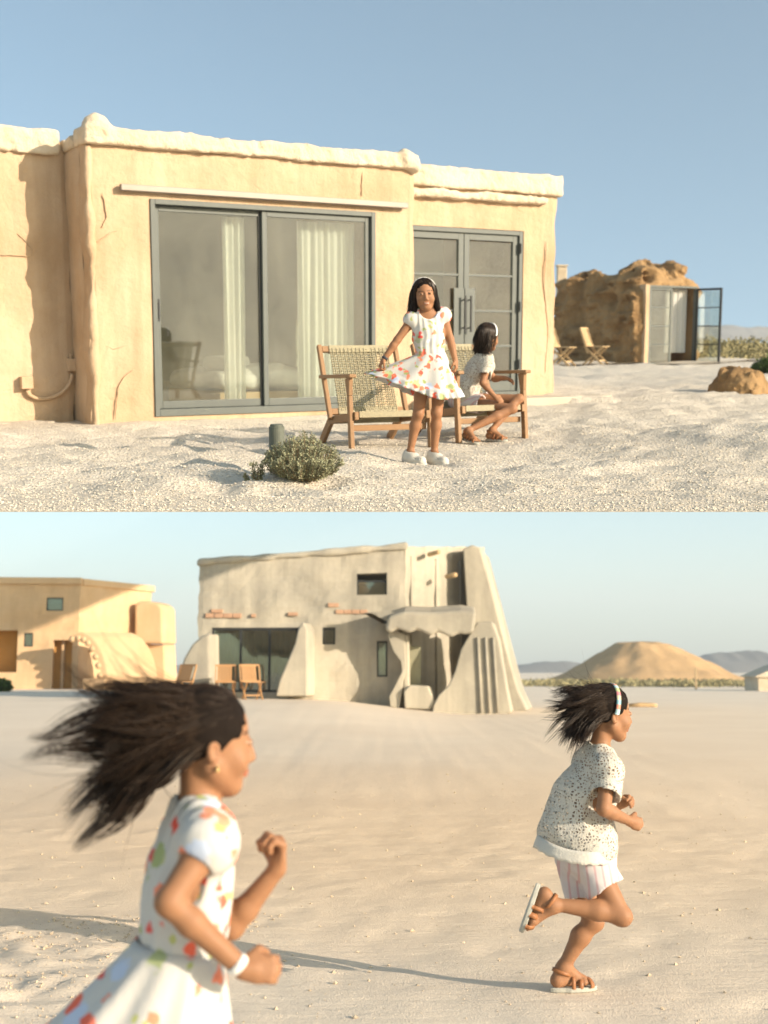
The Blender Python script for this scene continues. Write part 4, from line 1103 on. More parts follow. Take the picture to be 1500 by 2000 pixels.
# ------------------------------------------------------------------ people
SKIN = NT('sun_tanned_skin')
_at = SKIN.n('ShaderNodeAttribute'); _at.attribute_name = 'tint'
_c = SKIN.mix(SKIN.noise(26, 6, 0.7), (0.25, 0.122, 0.062), (0.345, 0.175, 0.092))
_c = SKIN.mix(1.0, _c, _at.outputs['Color'], 'MULTIPLY')
SKIN.b.inputs['Subsurface Weight'].default_value = 0.12
SKIN.b.inputs['Subsurface Radius'].default_value = (0.012, 0.005, 0.003)
SKIN.b.inputs['Subsurface Scale'].default_value = 0.5
SKIN = SKIN.fin(_c, 0.58, SKIN.bump(SKIN.noise(420, 3), 0.12, 0.001), 0.25)
_n = NT('black_brown_hair')
_g = _n.noise(60, 4, 0.6)
HAIRM = _n.fin(_n.mix(_g, (0.008, 0.0055, 0.004), (0.042, 0.023, 0.012)), 0.42, None, 0.28)
HAIRCAP = mat_simple('dark_hair_roots', (0.012, 0.008, 0.006), 0.8, 0.3, 40.0, 0.2, 0.1)

def mat_floral():
    n = NT('floral_cotton')
    base = n.tc.outputs['Object']
    wob = n.n('ShaderNodeVectorMath', operation='ADD')
    nz = n.n('ShaderNodeTexNoise'); nz.inputs['Scale'].default_value = 26; nz.inputs['Detail'].default_value = 3; n.l(base, nz.inputs['Vector'])
    scl = n.n('ShaderNodeVectorMath', operation='SCALE'); scl.inputs['Scale'].default_value = 0.055
    n.l(nz.outputs['Color'], scl.inputs[0]); n.l(base, wob.inputs[0]); n.l(scl.outputs[0], wob.inputs[1]); v = wob.outputs[0]
    col = (0.54, 0.525, 0.495)
    def layer(col, scale, size, stops, off, amount=0.5):
        mp = n.n('ShaderNodeMapping'); mp.inputs['Location'].default_value = off; n.l(v, mp.inputs['Vector'])
        d = n.voro(scale, 'F1', mp.outputs[0]); vc = n.voro(scale, 'F1', mp.outputs[0], 'Color')
        bw = n.n('ShaderNodeSeparateColor'); n.l(vc, bw.inputs[0])
        keep = n.math('LESS_THAN', bw.outputs[0], amount)
        m = n.math('MULTIPLY', n.ramp(d, [(size * 0.8, (1, 1, 1)), (size, (0, 0, 0))]), keep)
        return n.mix(m, col, n.ramp(bw.outputs[1], stops))
    col = layer(col, 13, 0.40, [(0.0, (0.30, 0.36, 0.16)), (0.5, (0.42, 0.46, 0.24)), (0.8, (0.45, 0.52, 0.66)), (1.0, (0.55, 0.6, 0.72))], (3.1, 0.4, 1.7), 0.6)
    col = layer(col, 24, 0.34, [(0.0, (0.32, 0.38, 0.14)), (1.0, (0.5, 0.5, 0.2))], (1.1, 5.4, 0.7), 0.4)
    col = layer(col, 20, 0.42, [(0.0, (0.70, 0.10, 0.07)), (0.45, (0.78, 0.17, 0.10)), (0.8, (0.80, 0.30, 0.18)), (1.0, (0.62, 0.06, 0.07))], (0.0, 0.0, 0.0), 0.62)
    col = layer(col, 20, 0.11, [(0.0, (0.75, 0.45, 0.2)), (1.0, (0.45, 0.05, 0.05))], (0.0, 0.0, 0.0), 0.62)
    return n.fin(col, 0.85, n.bump(n.noise(38, 3, 0.5, n.mapv((1, 1, 0.25))), 0.35, 0.006), 0.15)
FLORAL = mat_floral()
def mat_crochet():
    n = NT('cream_crochet')
    tr = n.n('ShaderNodeBsdfTransparent')
    big = n.voro(17, 'F1'); e = n.voro(84, 'DISTANCE_TO_EDGE', rnd=0.7)
    ring = n.math('ABSOLUTE', n.math('SUBTRACT', n.math('FRACT', n.math('MULTIPLY', big, 2.6)), 0.5))     # rosettes
    hole = n.math('MULTIPLY', n.math('GREATER_THAN', e, 0.185), n.math('GREATER_THAN', n.math('ADD', ring, n.math('MULTIPLY', n.noise(9, 2), 0.35)), 0.30))
    col = n.mix(n.noise(20, 4), (0.50, 0.46, 0.385), (0.60, 0.56, 0.49))
    nrm = n.bump(n.noise(160, 3, 0.6), 0.5, 0.004); nrm = n.bump(e, 0.5, 0.006, nrm)
    n.fin(col, 0.95, nrm, 0.1)
    hole = n.math('MULTIPLY', hole, 0.8); ms = n.n('ShaderNodeMixShader'); n.l(hole, ms.inputs[0]); n.l(n.b.outputs[0], ms.inputs[1]); n.l(tr.outputs[0], ms.inputs[2]); n.l(ms.outputs[0], n.out.inputs[0])
    return n.m
CROCHET = mat_crochet()
CREAMHEM = mat_simple('cream_knit_hem', (0.56, 0.53, 0.47), 0.95, 0.06, 30, 0.3)
def mat_stripe(ax):
    n = NT('pink_striped_cotton')
    mp = n.n('ShaderNodeMapping'); n.l(n.tc.outputs['Object'], mp.inputs['Vector'])
    sx = n.n('ShaderNodeVectorMath', operation='DOT_PRODUCT'); n.l(mp.outputs[0], sx.inputs[0]); sx.inputs[1].default_value = ax
    fr = n.math('FRACT', n.math('MULTIPLY', sx.outputs['Value'], 34.0))
    st = n.math('LESS_THAN', n.math('ABSOLUTE', n.math('SUBTRACT', fr, 0.5)), 0.13)
    col = n.mix(n.math('MULTIPLY', st, 0.75), (0.58, 0.53, 0.52), (0.54, 0.32, 0.33))
    dirt = n.ramp(n.noise(7, 4), [(0.58, (0, 0, 0)), (0.74, (1, 1, 1))])
    col = n.mix(n.math('MULTIPLY', dirt, 0.45), col, (0.50, 0.36, 0.20))
    return n.fin(col, 0.9, n.bump(n.noise(22, 3), 0.3, 0.006), 0.1)
LEATHER = mat_simple('tan_sandal_leather', (0.30, 0.125, 0.05), 0.5, 0.2, 25.0, 0.15)
SOLE = mat_simple('pale_rubber_sole', (0.40, 0.39, 0.34), 0.8, 0.1, 20.0)
BRASS = mat_simple('brass_buckle', (0.62, 0.45, 0.2), 0.3, 0.1, 10.0, 0.0, 0.5, Metallic=0.9)
SHOEM = mat_simple('white_shoe_foam', (0.54, 0.51, 0.45), 0.7, 0.08, 18.0, 0.1)
def mat_band():
    n = NT('pastel_beaded_headband'); g = n.n('ShaderNodeAttribute'); g.attribute_name = 'arc'
    k = n.math('FRACT', n.math('MULTIPLY', g.outputs['Fac'], 3.0))
    col = n.ramp(k, [(0.0, (0.42, 0.58, 0.58)), (0.18, (0.62, 0.26, 0.18)), (0.34, (0.22, 0.42, 0.48)), (0.5, (0.60, 0.54, 0.36)), (0.66, (0.60, 0.22, 0.24)), (0.82, (0.42, 0.46, 0.22)), (1.0, (0.6, 0.6, 0.56))])
    col.node.color_ramp.interpolation = 'CONSTANT'
    return n.fin(col, 0.35, None, 0.5)
BANDM = mat_band()
WHITEB = mat_simple('white_plastic_band', (0.78, 0.77, 0.74), 0.4, 0.04, 10.0)
DARKT = mat_simple('dark_wrist_strap', (0.05, 0.05, 0.06), 0.6, 0.2, 10.0)

def V3(*a): return np.array(a, float)
def lerp(a, b, t): return a + (b - a) * t
def frame3(fwd, upv):
    f = nrmz(fwd); r = nrmz(np.cross(f, npv(upv))); u = np.cross(r, f); return np.stack([r, f, u], 1)     # columns: right, forward, up

def add_head(Fd, c, R, s=1.0):
    L = lambda x, y, z: npv(c) + R @ (V3(x, y, z) * s)
    Fd.ell(L(0, -0.012, 0.025), (0.072*s, 0.088*s, 0.080*s), R, 0.02)
    Fd.ell(L(0, 0.026, -0.034), (0.056*s, 0.054*s, 0.068*s), R, 0.03*s)
    Fd.cone(L(0, 0.050, -0.088), L(0, 0.052, -0.093), 0.021*s, 0.019*s, 0.02*s)
    for q in (-1, 1):
        Fd.cone(L(q*0.046, -0.004, -0.055), L(q*0.012, 0.048, -0.092), 0.020*s, 0.018*s, 0.02*s)
        Fd.ell(L(q*0.034, 0.053, -0.040), (0.024*s, 0.022*s, 0.024*s), R, 0.02*s)
        Fd.ell(L(q*0.0715, -0.010, -0.022), (0.008*s, 0.015*s, 0.024*s), R, 0.006*s)
        Fd.ell(L(q*0.078, -0.006, -0.018), (0.006*s, 0.009*s, 0.015*s), R, 0.004*s, 's')
        Fd.ell(L(q*0.029, 0.089, 0.000), (0.017*s, 0.012*s, 0.010*s), R, 0.012*s, 's')
        Fd.ell(L(q*0.029, 0.0735, -0.002), (0.013*s, 0.010*s, 0.009*s), R, 0.004*s)
        Fd.cone(L(q*0.008, 0.083, -0.040), L(q*0.010, 0.080, -0.041), 0.0075*s, 0.006*s, 0.006*s)
    Fd.cone(L(0, 0.078, 0.004), L(0, 0.092, -0.034), 0.0065*s, 0.0095*s, 0.010*s)
    Fd.ell(L(0, 0.078, -0.0615), (0.020*s, 0.010*s, 0.0055*s), R, 0.005*s); Fd.ell(L(0, 0.076, -0.0705), (0.016*s, 0.010*s, 0.006*s), R, 0.004*s)
    Fd.ell(L(0, 0.0875, -0.0658), (0.019*s, 0.006*s, 0.0018*s), R, 0.003*s, 's')

def add_hand(Fd, wr, d, pn, s=1.0, curl=1.0, side=1):
    """wr wrist, d hand direction, pn palm normal (towards the palm), side +1 when d x pn points to the thumb"""
    d = nrmz(d); pn = npv(pn); pn = nrmz(pn - d * (pn @ d)); lt = np.cross(d, pn) * side; wr = npv(wr)
    k = 0.006 * s
    R = np.stack([lt, d, pn], 1)
    Fd.ell(wr + d*0.034*s, (0.030*s, 0.042*s, 0.0135*s), R, 0.012*s)
    Fd.cone(wr, wr + d*0.02*s, 0.0175*s, 0.018*s, 0.012*s)
    Ls = (0.029, 0.033, 0.031, 0.024)
    for i in range(4):
        b = wr + d*(0.063 - 0.004*abs(i-1.3))*s + lt*(0.0215 - 0.0142*i)*s
        a1, a2, a3 = 1.15*curl, 2.45*curl, 3.3*curl
        p = b; rr = 0.0085*s
        for (ang, l) in ((a1, Ls[i]), (a2, Ls[i]*0.68), (a3, Ls[i]*0.52)):
            q = p + (d*math.cos(ang) + pn*math.sin(ang)) * l * s; Fd.cone(p, q, rr, rr*0.92, 0.003*s if p is not b else k); p = q; rr *= 0.93
    t0 = wr + d*0.016*s + lt*0.022*s + pn*0.004*s; t1 = t0 + (d*0.62 + lt*0.62 + pn*0.35)*0.026*s
    t2 = t1 + nrmz(d*0.8 + pn*(0.4 + 0.6*curl) - lt*0.25*curl)*0.024*s; t3 = t2 + nrmz(d*0.5 + pn*0.6*curl + d*(1-curl)*0.3 - lt*0.7*curl)*0.019*s
    Fd.cone(t0, t1, 0.0125*s, 0.010*s, 0.008*s); Fd.cone(t1, t2, 0.0098*s, 0.0088*s, 0.003*s); Fd.cone(t2, t3, 0.0088*s, 0.0072*s, 0.003*s)

def add_foot(Fd, an, heel_down, toe, s=1.0, toes=True):
    """an ankle joint, heel_down sole normal (away from the foot), toe direction"""
    dn = nrmz(heel_down); t = npv(toe); t = nrmz(t - dn*(t @ dn)); lt = np.cross(t, dn); an = npv(an)
    b = an + dn*0.052*s
    Fd.cone(an, b - t*0.024*s - dn*0.012*s, 0.026*s, 0.025*s, 0.02*s)
    Fd.cone(an + t*0.012*s, b + t*0.085*s - dn*0.006*s, 0.025*s, 0.0165*s, 0.025*s)
    Fd.cone(b - t*0.02*s - dn*0.006*s, b + t*0.085*s - dn*0.002*s, 0.022*s, 0.0155*s, 0.02*s)
    Fd.cone(b + t*0.083*s + lt*0.020*s - dn*0.001*s, b + t*0.083*s - lt*0.020*s - dn*0.001*s, 0.0145*s, 0.0125*s, 0.015*s)
    if toes:
        for i in range(5):
            l = (0.036, 0.033, 0.029, 0.025, 0.020)[i]; r = (0.0105, 0.008, 0.0078, 0.0075, 0.007)[i]; o = lt*(0.023 - 0.0115*i)*s
            Fd.cone(b + t*0.088*s + o - dn*0.002*s, b + t*(0.088 + l)*s + o + dn*0.004*s, r*s, r*0.92*s, 0.004*s)
    return b, t, dn, lt

def add_torso(Fd, J, s=1.0, off=0.0, k=0.045, arms=False):
    U = nrmz(J['neck'] - J['pel']); Rr = J['shR'] - J['shL']; Rr = nrmz(Rr - U*(Rr @ U)); Fw = np.cross(U, Rr); R = np.stack([Rr, Fw, U], 1)
    Fd.ell(lerp(J['pel'], J['neck'], 0.66), (0.108*s+off, 0.076*s+off, 0.125*s+off), R, k)
    Fd.ell(lerp(J['pel'], J['neck'], 0.33) + Fw*0.006, (0.092*s+off, 0.070*s+off, 0.115*s+off), R, k)
    Fd.ell(J['pel'], (0.108*s+off, 0.083*s+off, 0.082*s+off), R, k)
    Fd.cone(J['shL'], J['shR'], 0.034*s+off, 0.034*s+off, k)
    for q in ('shL', 'shR'): Fd.cone(J['neck'] + U*0.012, J[q], 0.034*s+off, 0.034*s+off, k)
    return R

def bounds(J, pad):
    P = np.array([v for v in J.values()]); return P.min(0) - pad, P.max(0) + pad

def add_limbs(Fd, J, s=1.0):
    for q in 'RL':
        Fd.cone(J['sh'+q], J['el'+q], 0.0335*s, 0.0265*s, 0.03*s)
        Fd.cone(J['el'+q], lerp(J['el'+q], J['wr'+q], 0.3), 0.0265*s, 0.0265*s, 0.012*s)
        Fd.cone(lerp(J['el'+q], J['wr'+q], 0.3), J['wr'+q], 0.0265*s, 0.0185*s, 0.012*s)
        Fd.cone(J['hip'+q], J['kn'+q], 0.058*s, 0.037*s, 0.035*s)
        kd = nrmz(nrmz(J['kn'+q] - J['hip'+q]) - nrmz(J['an'+q] - J['kn'+q]) + 1e-6)
        Fd.cone(J['kn'+q] + kd*0.010*s, J['kn'+q] + kd*0.012*s, 0.031*s, 0.031*s, 0.02*s)
        c = lerp(J['kn'+q], J['an'+q], 0.32) - kd*0.010*s
        Fd.cone(J['kn'+q], c, 0.034*s, 0.037*s, 0.02*s); Fd.cone(c, J['an'+q], 0.037*s, 0.0225*s, 0.02*s)

def skin_mesh(name, Fd, base, H, frame, label, s=1.0, mouth=True):
    V, Q = Fd.mesh(); V = smooth_mesh(V, Q, 1, 0.4)
    c, R = H; L = (V - c) @ R / s                       # head-local coordinates
    col = np.ones((len(V), 4))
    fr = L[:, 1] > 0.045
    for q in (-1, 1):
        e = fr & ((((L[:, 0] - q*0.029) / 0.0135)**2 + ((L[:, 2] + 0.002) / 0.0042)**2) < 1); col[e] = (0.10, 0.11, 0.12, 1)
        w = e & (np.abs(L[:, 0] - q*0.029) > 0.0075); col[w] = (1.25, 1.7, 2.3, 1)
        bx = L[:, 0] - q*0.030; b = fr & (np.abs(bx) < 0.019) & (np.abs(L[:, 2] - (0.0185 - (bx/0.019)**2*0.004)) < 0.0028); col[b] = (0.22, 0.22, 0.25, 1)
    lp = fr & (np.abs(L[:, 0]) < 0.021) & (np.abs(L[:, 2] + 0.066) < 0.0095 - np.abs(L[:, 0])*0.22); col[lp] = (1.12, 0.82, 0.95, 1)
    if mouth:
        th = fr & (np.abs(L[:, 0]) < 0.015) & (np.abs(L[:, 2] + 0.0655) < 0.0024); col[th] = (1.9, 3.0, 4.8, 1)
    me = bpy.data.meshes.new(name); me.from_pydata((V - base).tolist(), [], Q.tolist()); me.shade_smooth(); me.update()
    a = me.attributes.new('tint', 'FLOAT_COLOR', 'POINT'); a.data.foreach_set('color', col.astype(np.float32).ravel())
    o = link(name, me, SKIN, None, frame @ Matrix.Translation(base))
    return tag(o, label, 'person')

def cloth(name, Fd, base, mat, parent, it=1):
    V, Q = Fd.mesh(); V = smooth_mesh(V, Q, it, 0.45); return mesh_obj(name, V - base, Q, mat, parent, None, True)

def ring_band(name, c, ax1, ax2, r1, r2, w, th, mat, parent, base, a0=0.0, a1=6.2832, n=40):
    """flat band along an ellipse arc; ax1/ax2 span its plane, w is its width across that plane"""
    ax1, ax2 = nrmz(ax1), nrmz(ax2); nr = np.cross(ax1, ax2); v, f, ar = [], [], []
    for i in range(n + 1):
        t = a0 + (a1 - a0) * i / n; ct, st = math.cos(t), math.sin(t)
        for (rr, ww) in ((0, -1), (th, -1), (th, 1), (0, 1)):
            v.append(npv(c) - base + ax1*(r1+rr)*ct + ax2*(r2+rr)*st + nr*ww*w/2); ar.append(i / n)
    for i in range(n):
        for k in range(4): f.append((i*4+k, i*4+(k+1) % 4, (i+1)*4+(k+1) % 4, (i+1)*4+k))
    f += [(0, 1, 2, 3), (n*4+3, n*4+2, n*4+1, n*4)]
    o = mesh_obj(name, np.array(v), f, mat, parent, None, True)
    at_ = o.data.attributes.new('arc', 'FLOAT', 'POINT'); at_.data.foreach_set('value', np.array(ar, np.float32))
    return o

def sandal(parent, base, b, t, dn, lt, s=1.0):
    out = []; N = 28
    for i in range(N):
        a = 2*math.pi*i/N; y = 0.045 + 0.098*math.sin(a); w = 0.036 + 0.006*math.sin(a); out.append((math.cos(a)*w*(0.82 if math.sin(a) < -0.3 else 1.0), y))
    v = [b + lt*x*s + t*y*s + dn*z*s - base for z in (0.0155, 0.034) for x, y in out]
    f = [tuple(range(N-1, -1, -1)), tuple(range(N, 2*N))] + [(i, (i+1) % N, N+(i+1) % N, N+i) for i in range(N)]
    o = MB().add(v, f); o.build('sandal_sole', SOLE, parent, None, 0.004)
    for (y, r1, r2, dz, w, tilt) in ((0.075, 0.036, 0.030, 0.012, 0.020, 0.35), (0.098, 0.037, 0.026, 0.012, 0.018, -0.35), (0.040, 0.034, 0.042, 0.010, 0.015, 0.2)):
        ax = nrmz(lt + t*tilt); ring_band('sandal_strap', b + t*y*s + dn*dz*s, ax, -dn, r1*s, r2*s, w*s, 0.003*s, LEATHER, parent, base, -0.25, math.pi + 0.25, 20)
    ank = b - dn*0.040*s - t*0.004*s
    ring_band('ankle_strap', ank, lt, nrmz(t + dn*0.35), 0.0305*s, 0.036*s, 0.014*s, 0.003*s, LEATHER, parent, base)
    c = ank + lt*0.033*s + t*0.012*s
    MB().box((-0.009*s, -0.002, -0.010*s), (0.009*s, 0.002, 0.010*s), Matrix(((t[0], lt[0], dn[0], (c-base)[0]), (t[1], lt[1], dn[1], (c-base)[1]), (t[2], lt[2], dn[2], (c-base)[2]), (0, 0, 0, 1)))).build('buckle', BRASS, parent)

def strands_mesh(name, paths, r0, mat, parent, base, rprof=None):
    """paths (n, m, 3) -> thin three sided tapering tubes in one mesh"""
    n, m, _ = paths.shape; T = np.gradient(paths, axis=1); T /= np.linalg.norm(T, axis=2, keepdims=True) + 1e-9
    ref = np.array([0.31, 0.52, 0.79]); A = np.cross(T, ref); A /= np.linalg.norm(A, axis=2, keepdims=True) + 1e-9; B = np.cross(T, A)
    t = np.linspace(0, 1, m); rr = (r0 if np.ndim(r0) else np.full(n, r0))[:, None] * (0.75 + 0.5*np.sin(np.pi*np.minimum(t*1.3, 1)))[None] * np.where(t > 0.6, 1 - (t-0.6)/0.4*0.92, 1)[None]
    V = np.stack([paths + rr[..., None]*(A*math.cos(a) + B*math.sin(a)) for a in (0, 2.094, 4.189)], 2).reshape(-1, 3) - base
    i = np.arange(n)[:, None, None]; j = np.arange(m-1)[None, :, None]; k = np.arange(3)[None, None, :]
    I = lambda jj, kk: (i*m + jj)*3 + kk % 3
    Fq = np.stack(np.broadcast_arrays(I(j, k), I(j, k+1), I(j+1, k+1), I(j+1, k)), -1).reshape(-1, 4)
    return mesh_obj(name, V, Fq, mat, parent, None, True)

def hair_paths(H, n, steps, length, target, seed, s=1.0, stiff=0.22, nclump=60, clump=0.65, jit=0.25, region=None, lenvar=0.3, puff=1.05, var=0.35, comb=None, wave=0.0, hug=True):
    rg = np.random.default_rng(seed); c, R = H
    rad = V3(0.0735, 0.0895, 0.0815) * s; cc = c + R @ (V3(0, -0.012, 0.025) * s)
    d = rg.normal(size=(n*8, 3)); d /= np.linalg.norm(d, axis=1, keepdims=True)
    ok = ~((d[:, 1] > 0.60) & (d[:, 2] < 0.70)) & ~((d[:, 1] > 0.35) & (d[:, 2] < 0.35)) & (d[:, 2] > -0.55) & ~((d[:, 1] > 0.12) & (d[:, 2] < 0.05))
    if region is not None: ok &= region(d)
    d = d[ok][:n]; n = len(d)
    p = d * rad * 1.0
    v = np.stack([d[:, 0]*0.5, -0.75 - 0.2*d[:, 2], 0.25*d[:, 2] - 0.35], 1)            # combed back and down
    if comb is not None: v = comb(d)
    v = v + rg.normal(size=v.shape)*0.08
    nd = d / rad; nd /= np.linalg.norm(nd, axis=1, keepdims=True); v -= nd*np.sum(v*nd, 1, keepdims=True)*0.9; v /= np.linalg.norm(v, axis=1, keepdims=True)
    ci = rg.choice(n, min(nclump, n), replace=False); own = ci[np.argmin(((d[:, None] - d[ci][None])**2).sum(2), 1)]
    cv = rg.normal(size=(n, 3))*var; tg = np.array([target(x) for x in d]) @ R              # targets given in the scene frame -> head frame
    tg = tg + cv[own] + rg.normal(size=(n, 3))*jit*0.3
    ln = length * (1 + rg.uniform(-lenvar, lenvar*0.4, n)); ds = ln / (steps-1); P = [p.copy()]
    for k in range(steps-1):
        g = stiff * (0.3 + 1.6*k/steps); v = v + g*(tg - v) + rg.normal(size=v.shape)*0.02
        v /= np.linalg.norm(v, axis=1, keepdims=True); p = p + v*ds[:, None]
        q = p / (rad*puff); l = np.linalg.norm(q, axis=1); ins = (l < 1) | ((p[:, 1] > -0.035*s) & (p[:, 2] > -0.02*s) & hug)
        p[ins] = p[ins] / l[ins, None]
        nd = p / (rad*rad); nd /= np.linalg.norm(nd, axis=1, keepdims=True); vn = np.sum(v*nd, 1, keepdims=True)
        v = np.where(ins[:, None], v - nd*vn, v); v /= np.linalg.norm(v, axis=1, keepdims=True)
        P.append(p.copy())
    P = np.stack(P, 1); t = np.linspace(0, 1, steps)[None, :, None]
    if wave:
        ph = rg.uniform(0, 6.28, (n, 3))[own]; fr = rg.uniform(5, 11, n)[own]
        P = P + wave*(t**1.2)*np.sin(fr[:, None, None]*t + ph[:, None, :]) * np.array([0.6, 0.5, 1.0])
    P = P*(1 - clump*t**1.3) + (P[own] + (P[:, :1] - P[own][:, :1])*(1 - t)*0.5)*(clump*t**1.3)
    return (P @ R.T) + cc

def hair_cap(Fd, H, s=1.0, back=0.0, drop=0.0, side=0.0):
    c, R = H; L = lambda x, y, z: c + R @ (V3(x, y, z)*s)
    Fd.ell(L(0, -0.016, 0.027), (0.0785*s, 0.091*s, 0.0855*s), R)
    if drop:
        Fd.ell(L(0, -0.045, -0.02), ((0.077+side)*s, (0.062+back)*s, 0.085*s), R, 0.02); Fd.ell(L(0, -0.05, -0.05 - drop/2), ((0.074+side)*s, (0.05+back)*s, (0.06+drop/2)*s), R, 0.03)
    Fd.ell(L(0, 0.078, -0.035), (0.066*s, 0.072*s, 0.090*s), R, 0.010*s, 's')                       # the face
    Fd.ell(L(0, 0.02, -0.16), (0.055*s, 0.07*s, 0.10*s), R, 0.01, 's')

def cut(Fd, p, d, r=0.16):
    """remove everything beyond the plane through p facing d, within reach r"""
    p, d = npv(p), nrmz(d); c = p + d*r*0.9
    return Fd.put(lambda P: np.maximum(-((P - p) @ d), np.linalg.norm(P - c, axis=-1) - r), c - r, c + r, 0, 's')

def skirt(name, base, parent, wc, R, dn, r0, L, fn, mat, folds=11, rows=26, n=132, ruff=0.8):
    """open skirt hung from an elliptic waist; fn(phi, t) -> (flare x, flare y, offset vector)"""
    V, Fq = [], []
    for j in range(rows + 1):
        t = j / rows
        for i in range(n):
            ph = 2*math.pi*i/n; fx, fy, off = fn(ph, t)
            w = math.sin(folds*ph + 1.3*math.sin(2*ph) + 2.0*t) * (0.30 + 0.5*math.sin(3*ph + 1)**2) * 0.026 * t**0.8
            if t > ruff: w += math.sin(34*ph + 3*math.sin(5*ph)) * 0.012 * (t - ruff)/(1 - ruff) + 0.012*(1 if t > ruff + 0.02 else 0)
            p = wc + R[:, 0]*math.cos(ph)*(r0[0] + fx + w) + R[:, 1]*math.sin(ph)*(r0[1] + fy + w) + dn*L*t + off
            V.append(p - base)
    Fq = [(j*n+i, (j+1)*n+i, (j+1)*n+(i+1) % n, j*n+(i+1) % n) for j in range(rows) for i in range(n)]
    o = mesh_obj(name, np.array(V), Fq, mat, parent, None, True)
    md = o.modifiers.new('thickness', 'SOLIDIFY'); md.thickness = 0.003
    return o

def dress_top(J, base, parent, s, h, off=0.013, sleeve=0.05, sl_t=0.36, waist=0.28):
    lo_, hi_ = bounds({k: J[k] for k in ('shL', 'shR', 'pel', 'neck')}, 0.2)
    Fd = Field(lo_, hi_, h); R = add_torso(Fd, J, s, off, 0.045); U = R[:, 2]
    cut(Fd, lerp(J['pel'], J['neck'], waist), -U, 0.22)
    Fd.near(lambda P, v: v + 0.0022*np.sin(((P - J['pel']) @ R[:, 0])*150 + 2.5*vnoise(P, 14)) + 0.004*vfbm(P, 16, 2), 0.02)
    for q in 'LR':
        a = nrmz(J['el'+q] - J['sh'+q]); c = J['sh'+q] + a*0.012*s
        Fd.ell(c + U*0.006, (sleeve*s, sleeve*1.05*s, sleeve*s), np.stack([nrmz(np.cross(a, R[:, 1])), a, nrmz(np.cross(nrmz(np.cross(a, R[:, 1])), a))], 1), 0.02)
        cut(Fd, J['sh'+q] + a*0.050*s, a, 0.075)
    c = J['neck'] + R[:, 1]*0.085*s + U*0.035*s
    Fd.ell(c, (0.072*s, 0.10*s, 0.075*s), R, 0.006, 's'); Fd.cone(J['neck'] - U*0.01, J['neck'] + U*0.12, 0.050*s, 0.05*s, 0.01, 's')
    return cloth('dress_bodice', Fd, base, FLORAL, parent), R

def crochet_top(J, base, parent, s, h, hem_t=0.06, puff=None, flare=0.05):
    lo_, hi_ = bounds({k: J[k] for k in ('shL', 'shR', 'pel', 'neck')}, 0.24)
    Fd = Field(lo_, hi_, h); R = add_torso(Fd, J, s, 0.020, 0.05); U = R[:, 2]
    hc = lerp(J['pel'], J['neck'], hem_t)
    Fd.ell(hc + U*0.03, (0.128*s + flare*0.5, 0.100*s + flare*0.5, 0.13*s), R, 0.06)
    if puff is not None:
        for (a_, b_, r1, r2) in puff: Fd.cone(a_, b_, r1, r2, 0.09)
    for q in 'LR':
        e = lerp(J['sh'+q], J['el'+q], 0.62); Fd.cone(J['sh'+q], e, 0.050*s, 0.058*s, 0.03)
        cut(Fd, lerp(J['sh'+q], J['el'+q], 0.58), J['el'+q] - J['sh'+q], 0.09)
        # open cuff
        Fd.cone(lerp(J['sh'+q], J['el'+q], 0.45), lerp(J['sh'+q], J['el'+q], 0.8), 0.040*s, 0.052*s, 0, 's')
    cut(Fd, hc, -U, 0.26)
    Fd.ell(hc - U*0.02, (0.112*s + flare*0.45, 0.088*s + flare*0.45, 0.05), R, 0, 's')
    Fd.cone(J['neck'] + U*0.004, J['neck'] + U*0.12, 0.046*s, 0.060*s, 0.008, 's')
    Fd.near(lambda P, v: v + 0.007*vfbm(P*np.array([1, 1, 0.7]), 11, 3) + 0.006*np.abs(vnoise(P @ R, 7)), 0.03)
    o = cloth('crochet_top', Fd, base, CROCHET, parent)
    return o, R, hc

def hem(J, R, hc, base, parent, s, rx, ry, H_=0.035):
    V, n = [], 96
    for j in range(5):
        for i in range(n):
            ph = 2*math.pi*i/n; sc_ = 0.006*abs(math.sin(ph*11))*(j/4)
            k = 1 + 0.05*j/4 + 0.03*math.sin(5*ph + 1); V.append(hc - base + R[:, 0]*math.cos(ph)*rx*k + R[:, 1]*math.sin(ph)*ry*k + R[:, 2]*(0.012 - H_*j/4 - sc_ + 0.008*math.sin(3*ph)))
    Fq = [(j*n+i, (j+1)*n+i, (j+1)*n+(i+1) % n, j*n+(i+1) % n) for j in range(4) for i in range(n)]
    o = mesh_obj('hem', np.array(V), Fq, CREAMHEM, parent, None, True); md = o.modifiers.new('thickness', 'SOLIDIFY'); md.thickness = 0.006
    return o

def shorts(J, base, parent, s, h, mat, t=0.42, open_=0.012):
    lo_, hi_ = bounds({k: J[k] for k in ('hipL', 'hipR', 'pel', 'knL', 'knR')}, 0.2)
    Fd = Field(lo_, hi_, h); U = nrmz(J['neck'] - J['pel']); Rr = J['shR'] - J['shL']; Rr = nrmz(Rr - U*(Rr @ U)); R = np.stack([Rr, np.cross(U, Rr), U], 1)
    Fd.ell(J['pel'], (0.120*s, 0.098*s, 0.10*s), R, 0.03)
    for q in 'LR':
        e = lerp(J['hip'+q], J['kn'+q], t); d = J['kn'+q] - J['hip'+q]
        Fd.cone(J['hip'+q], e + nrmz(d)*0.05, 0.078*s, 0.080*s, 0.035)
        cut(Fd, e, d, 0.14); Fd.cone(lerp(J['hip'+q], J['kn'+q], t*0.72), e + nrmz(d)*0.06, 0.058*s, 0.071*s, 0, 's')
    cut(Fd, J['pel'] + U*0.085, U, 0.2)
    Fd.near(lambda P, v: v + 0.005*vfbm(P, 14, 3), 0.03)
    return cloth('shorts', Fd, base, mat, parent)

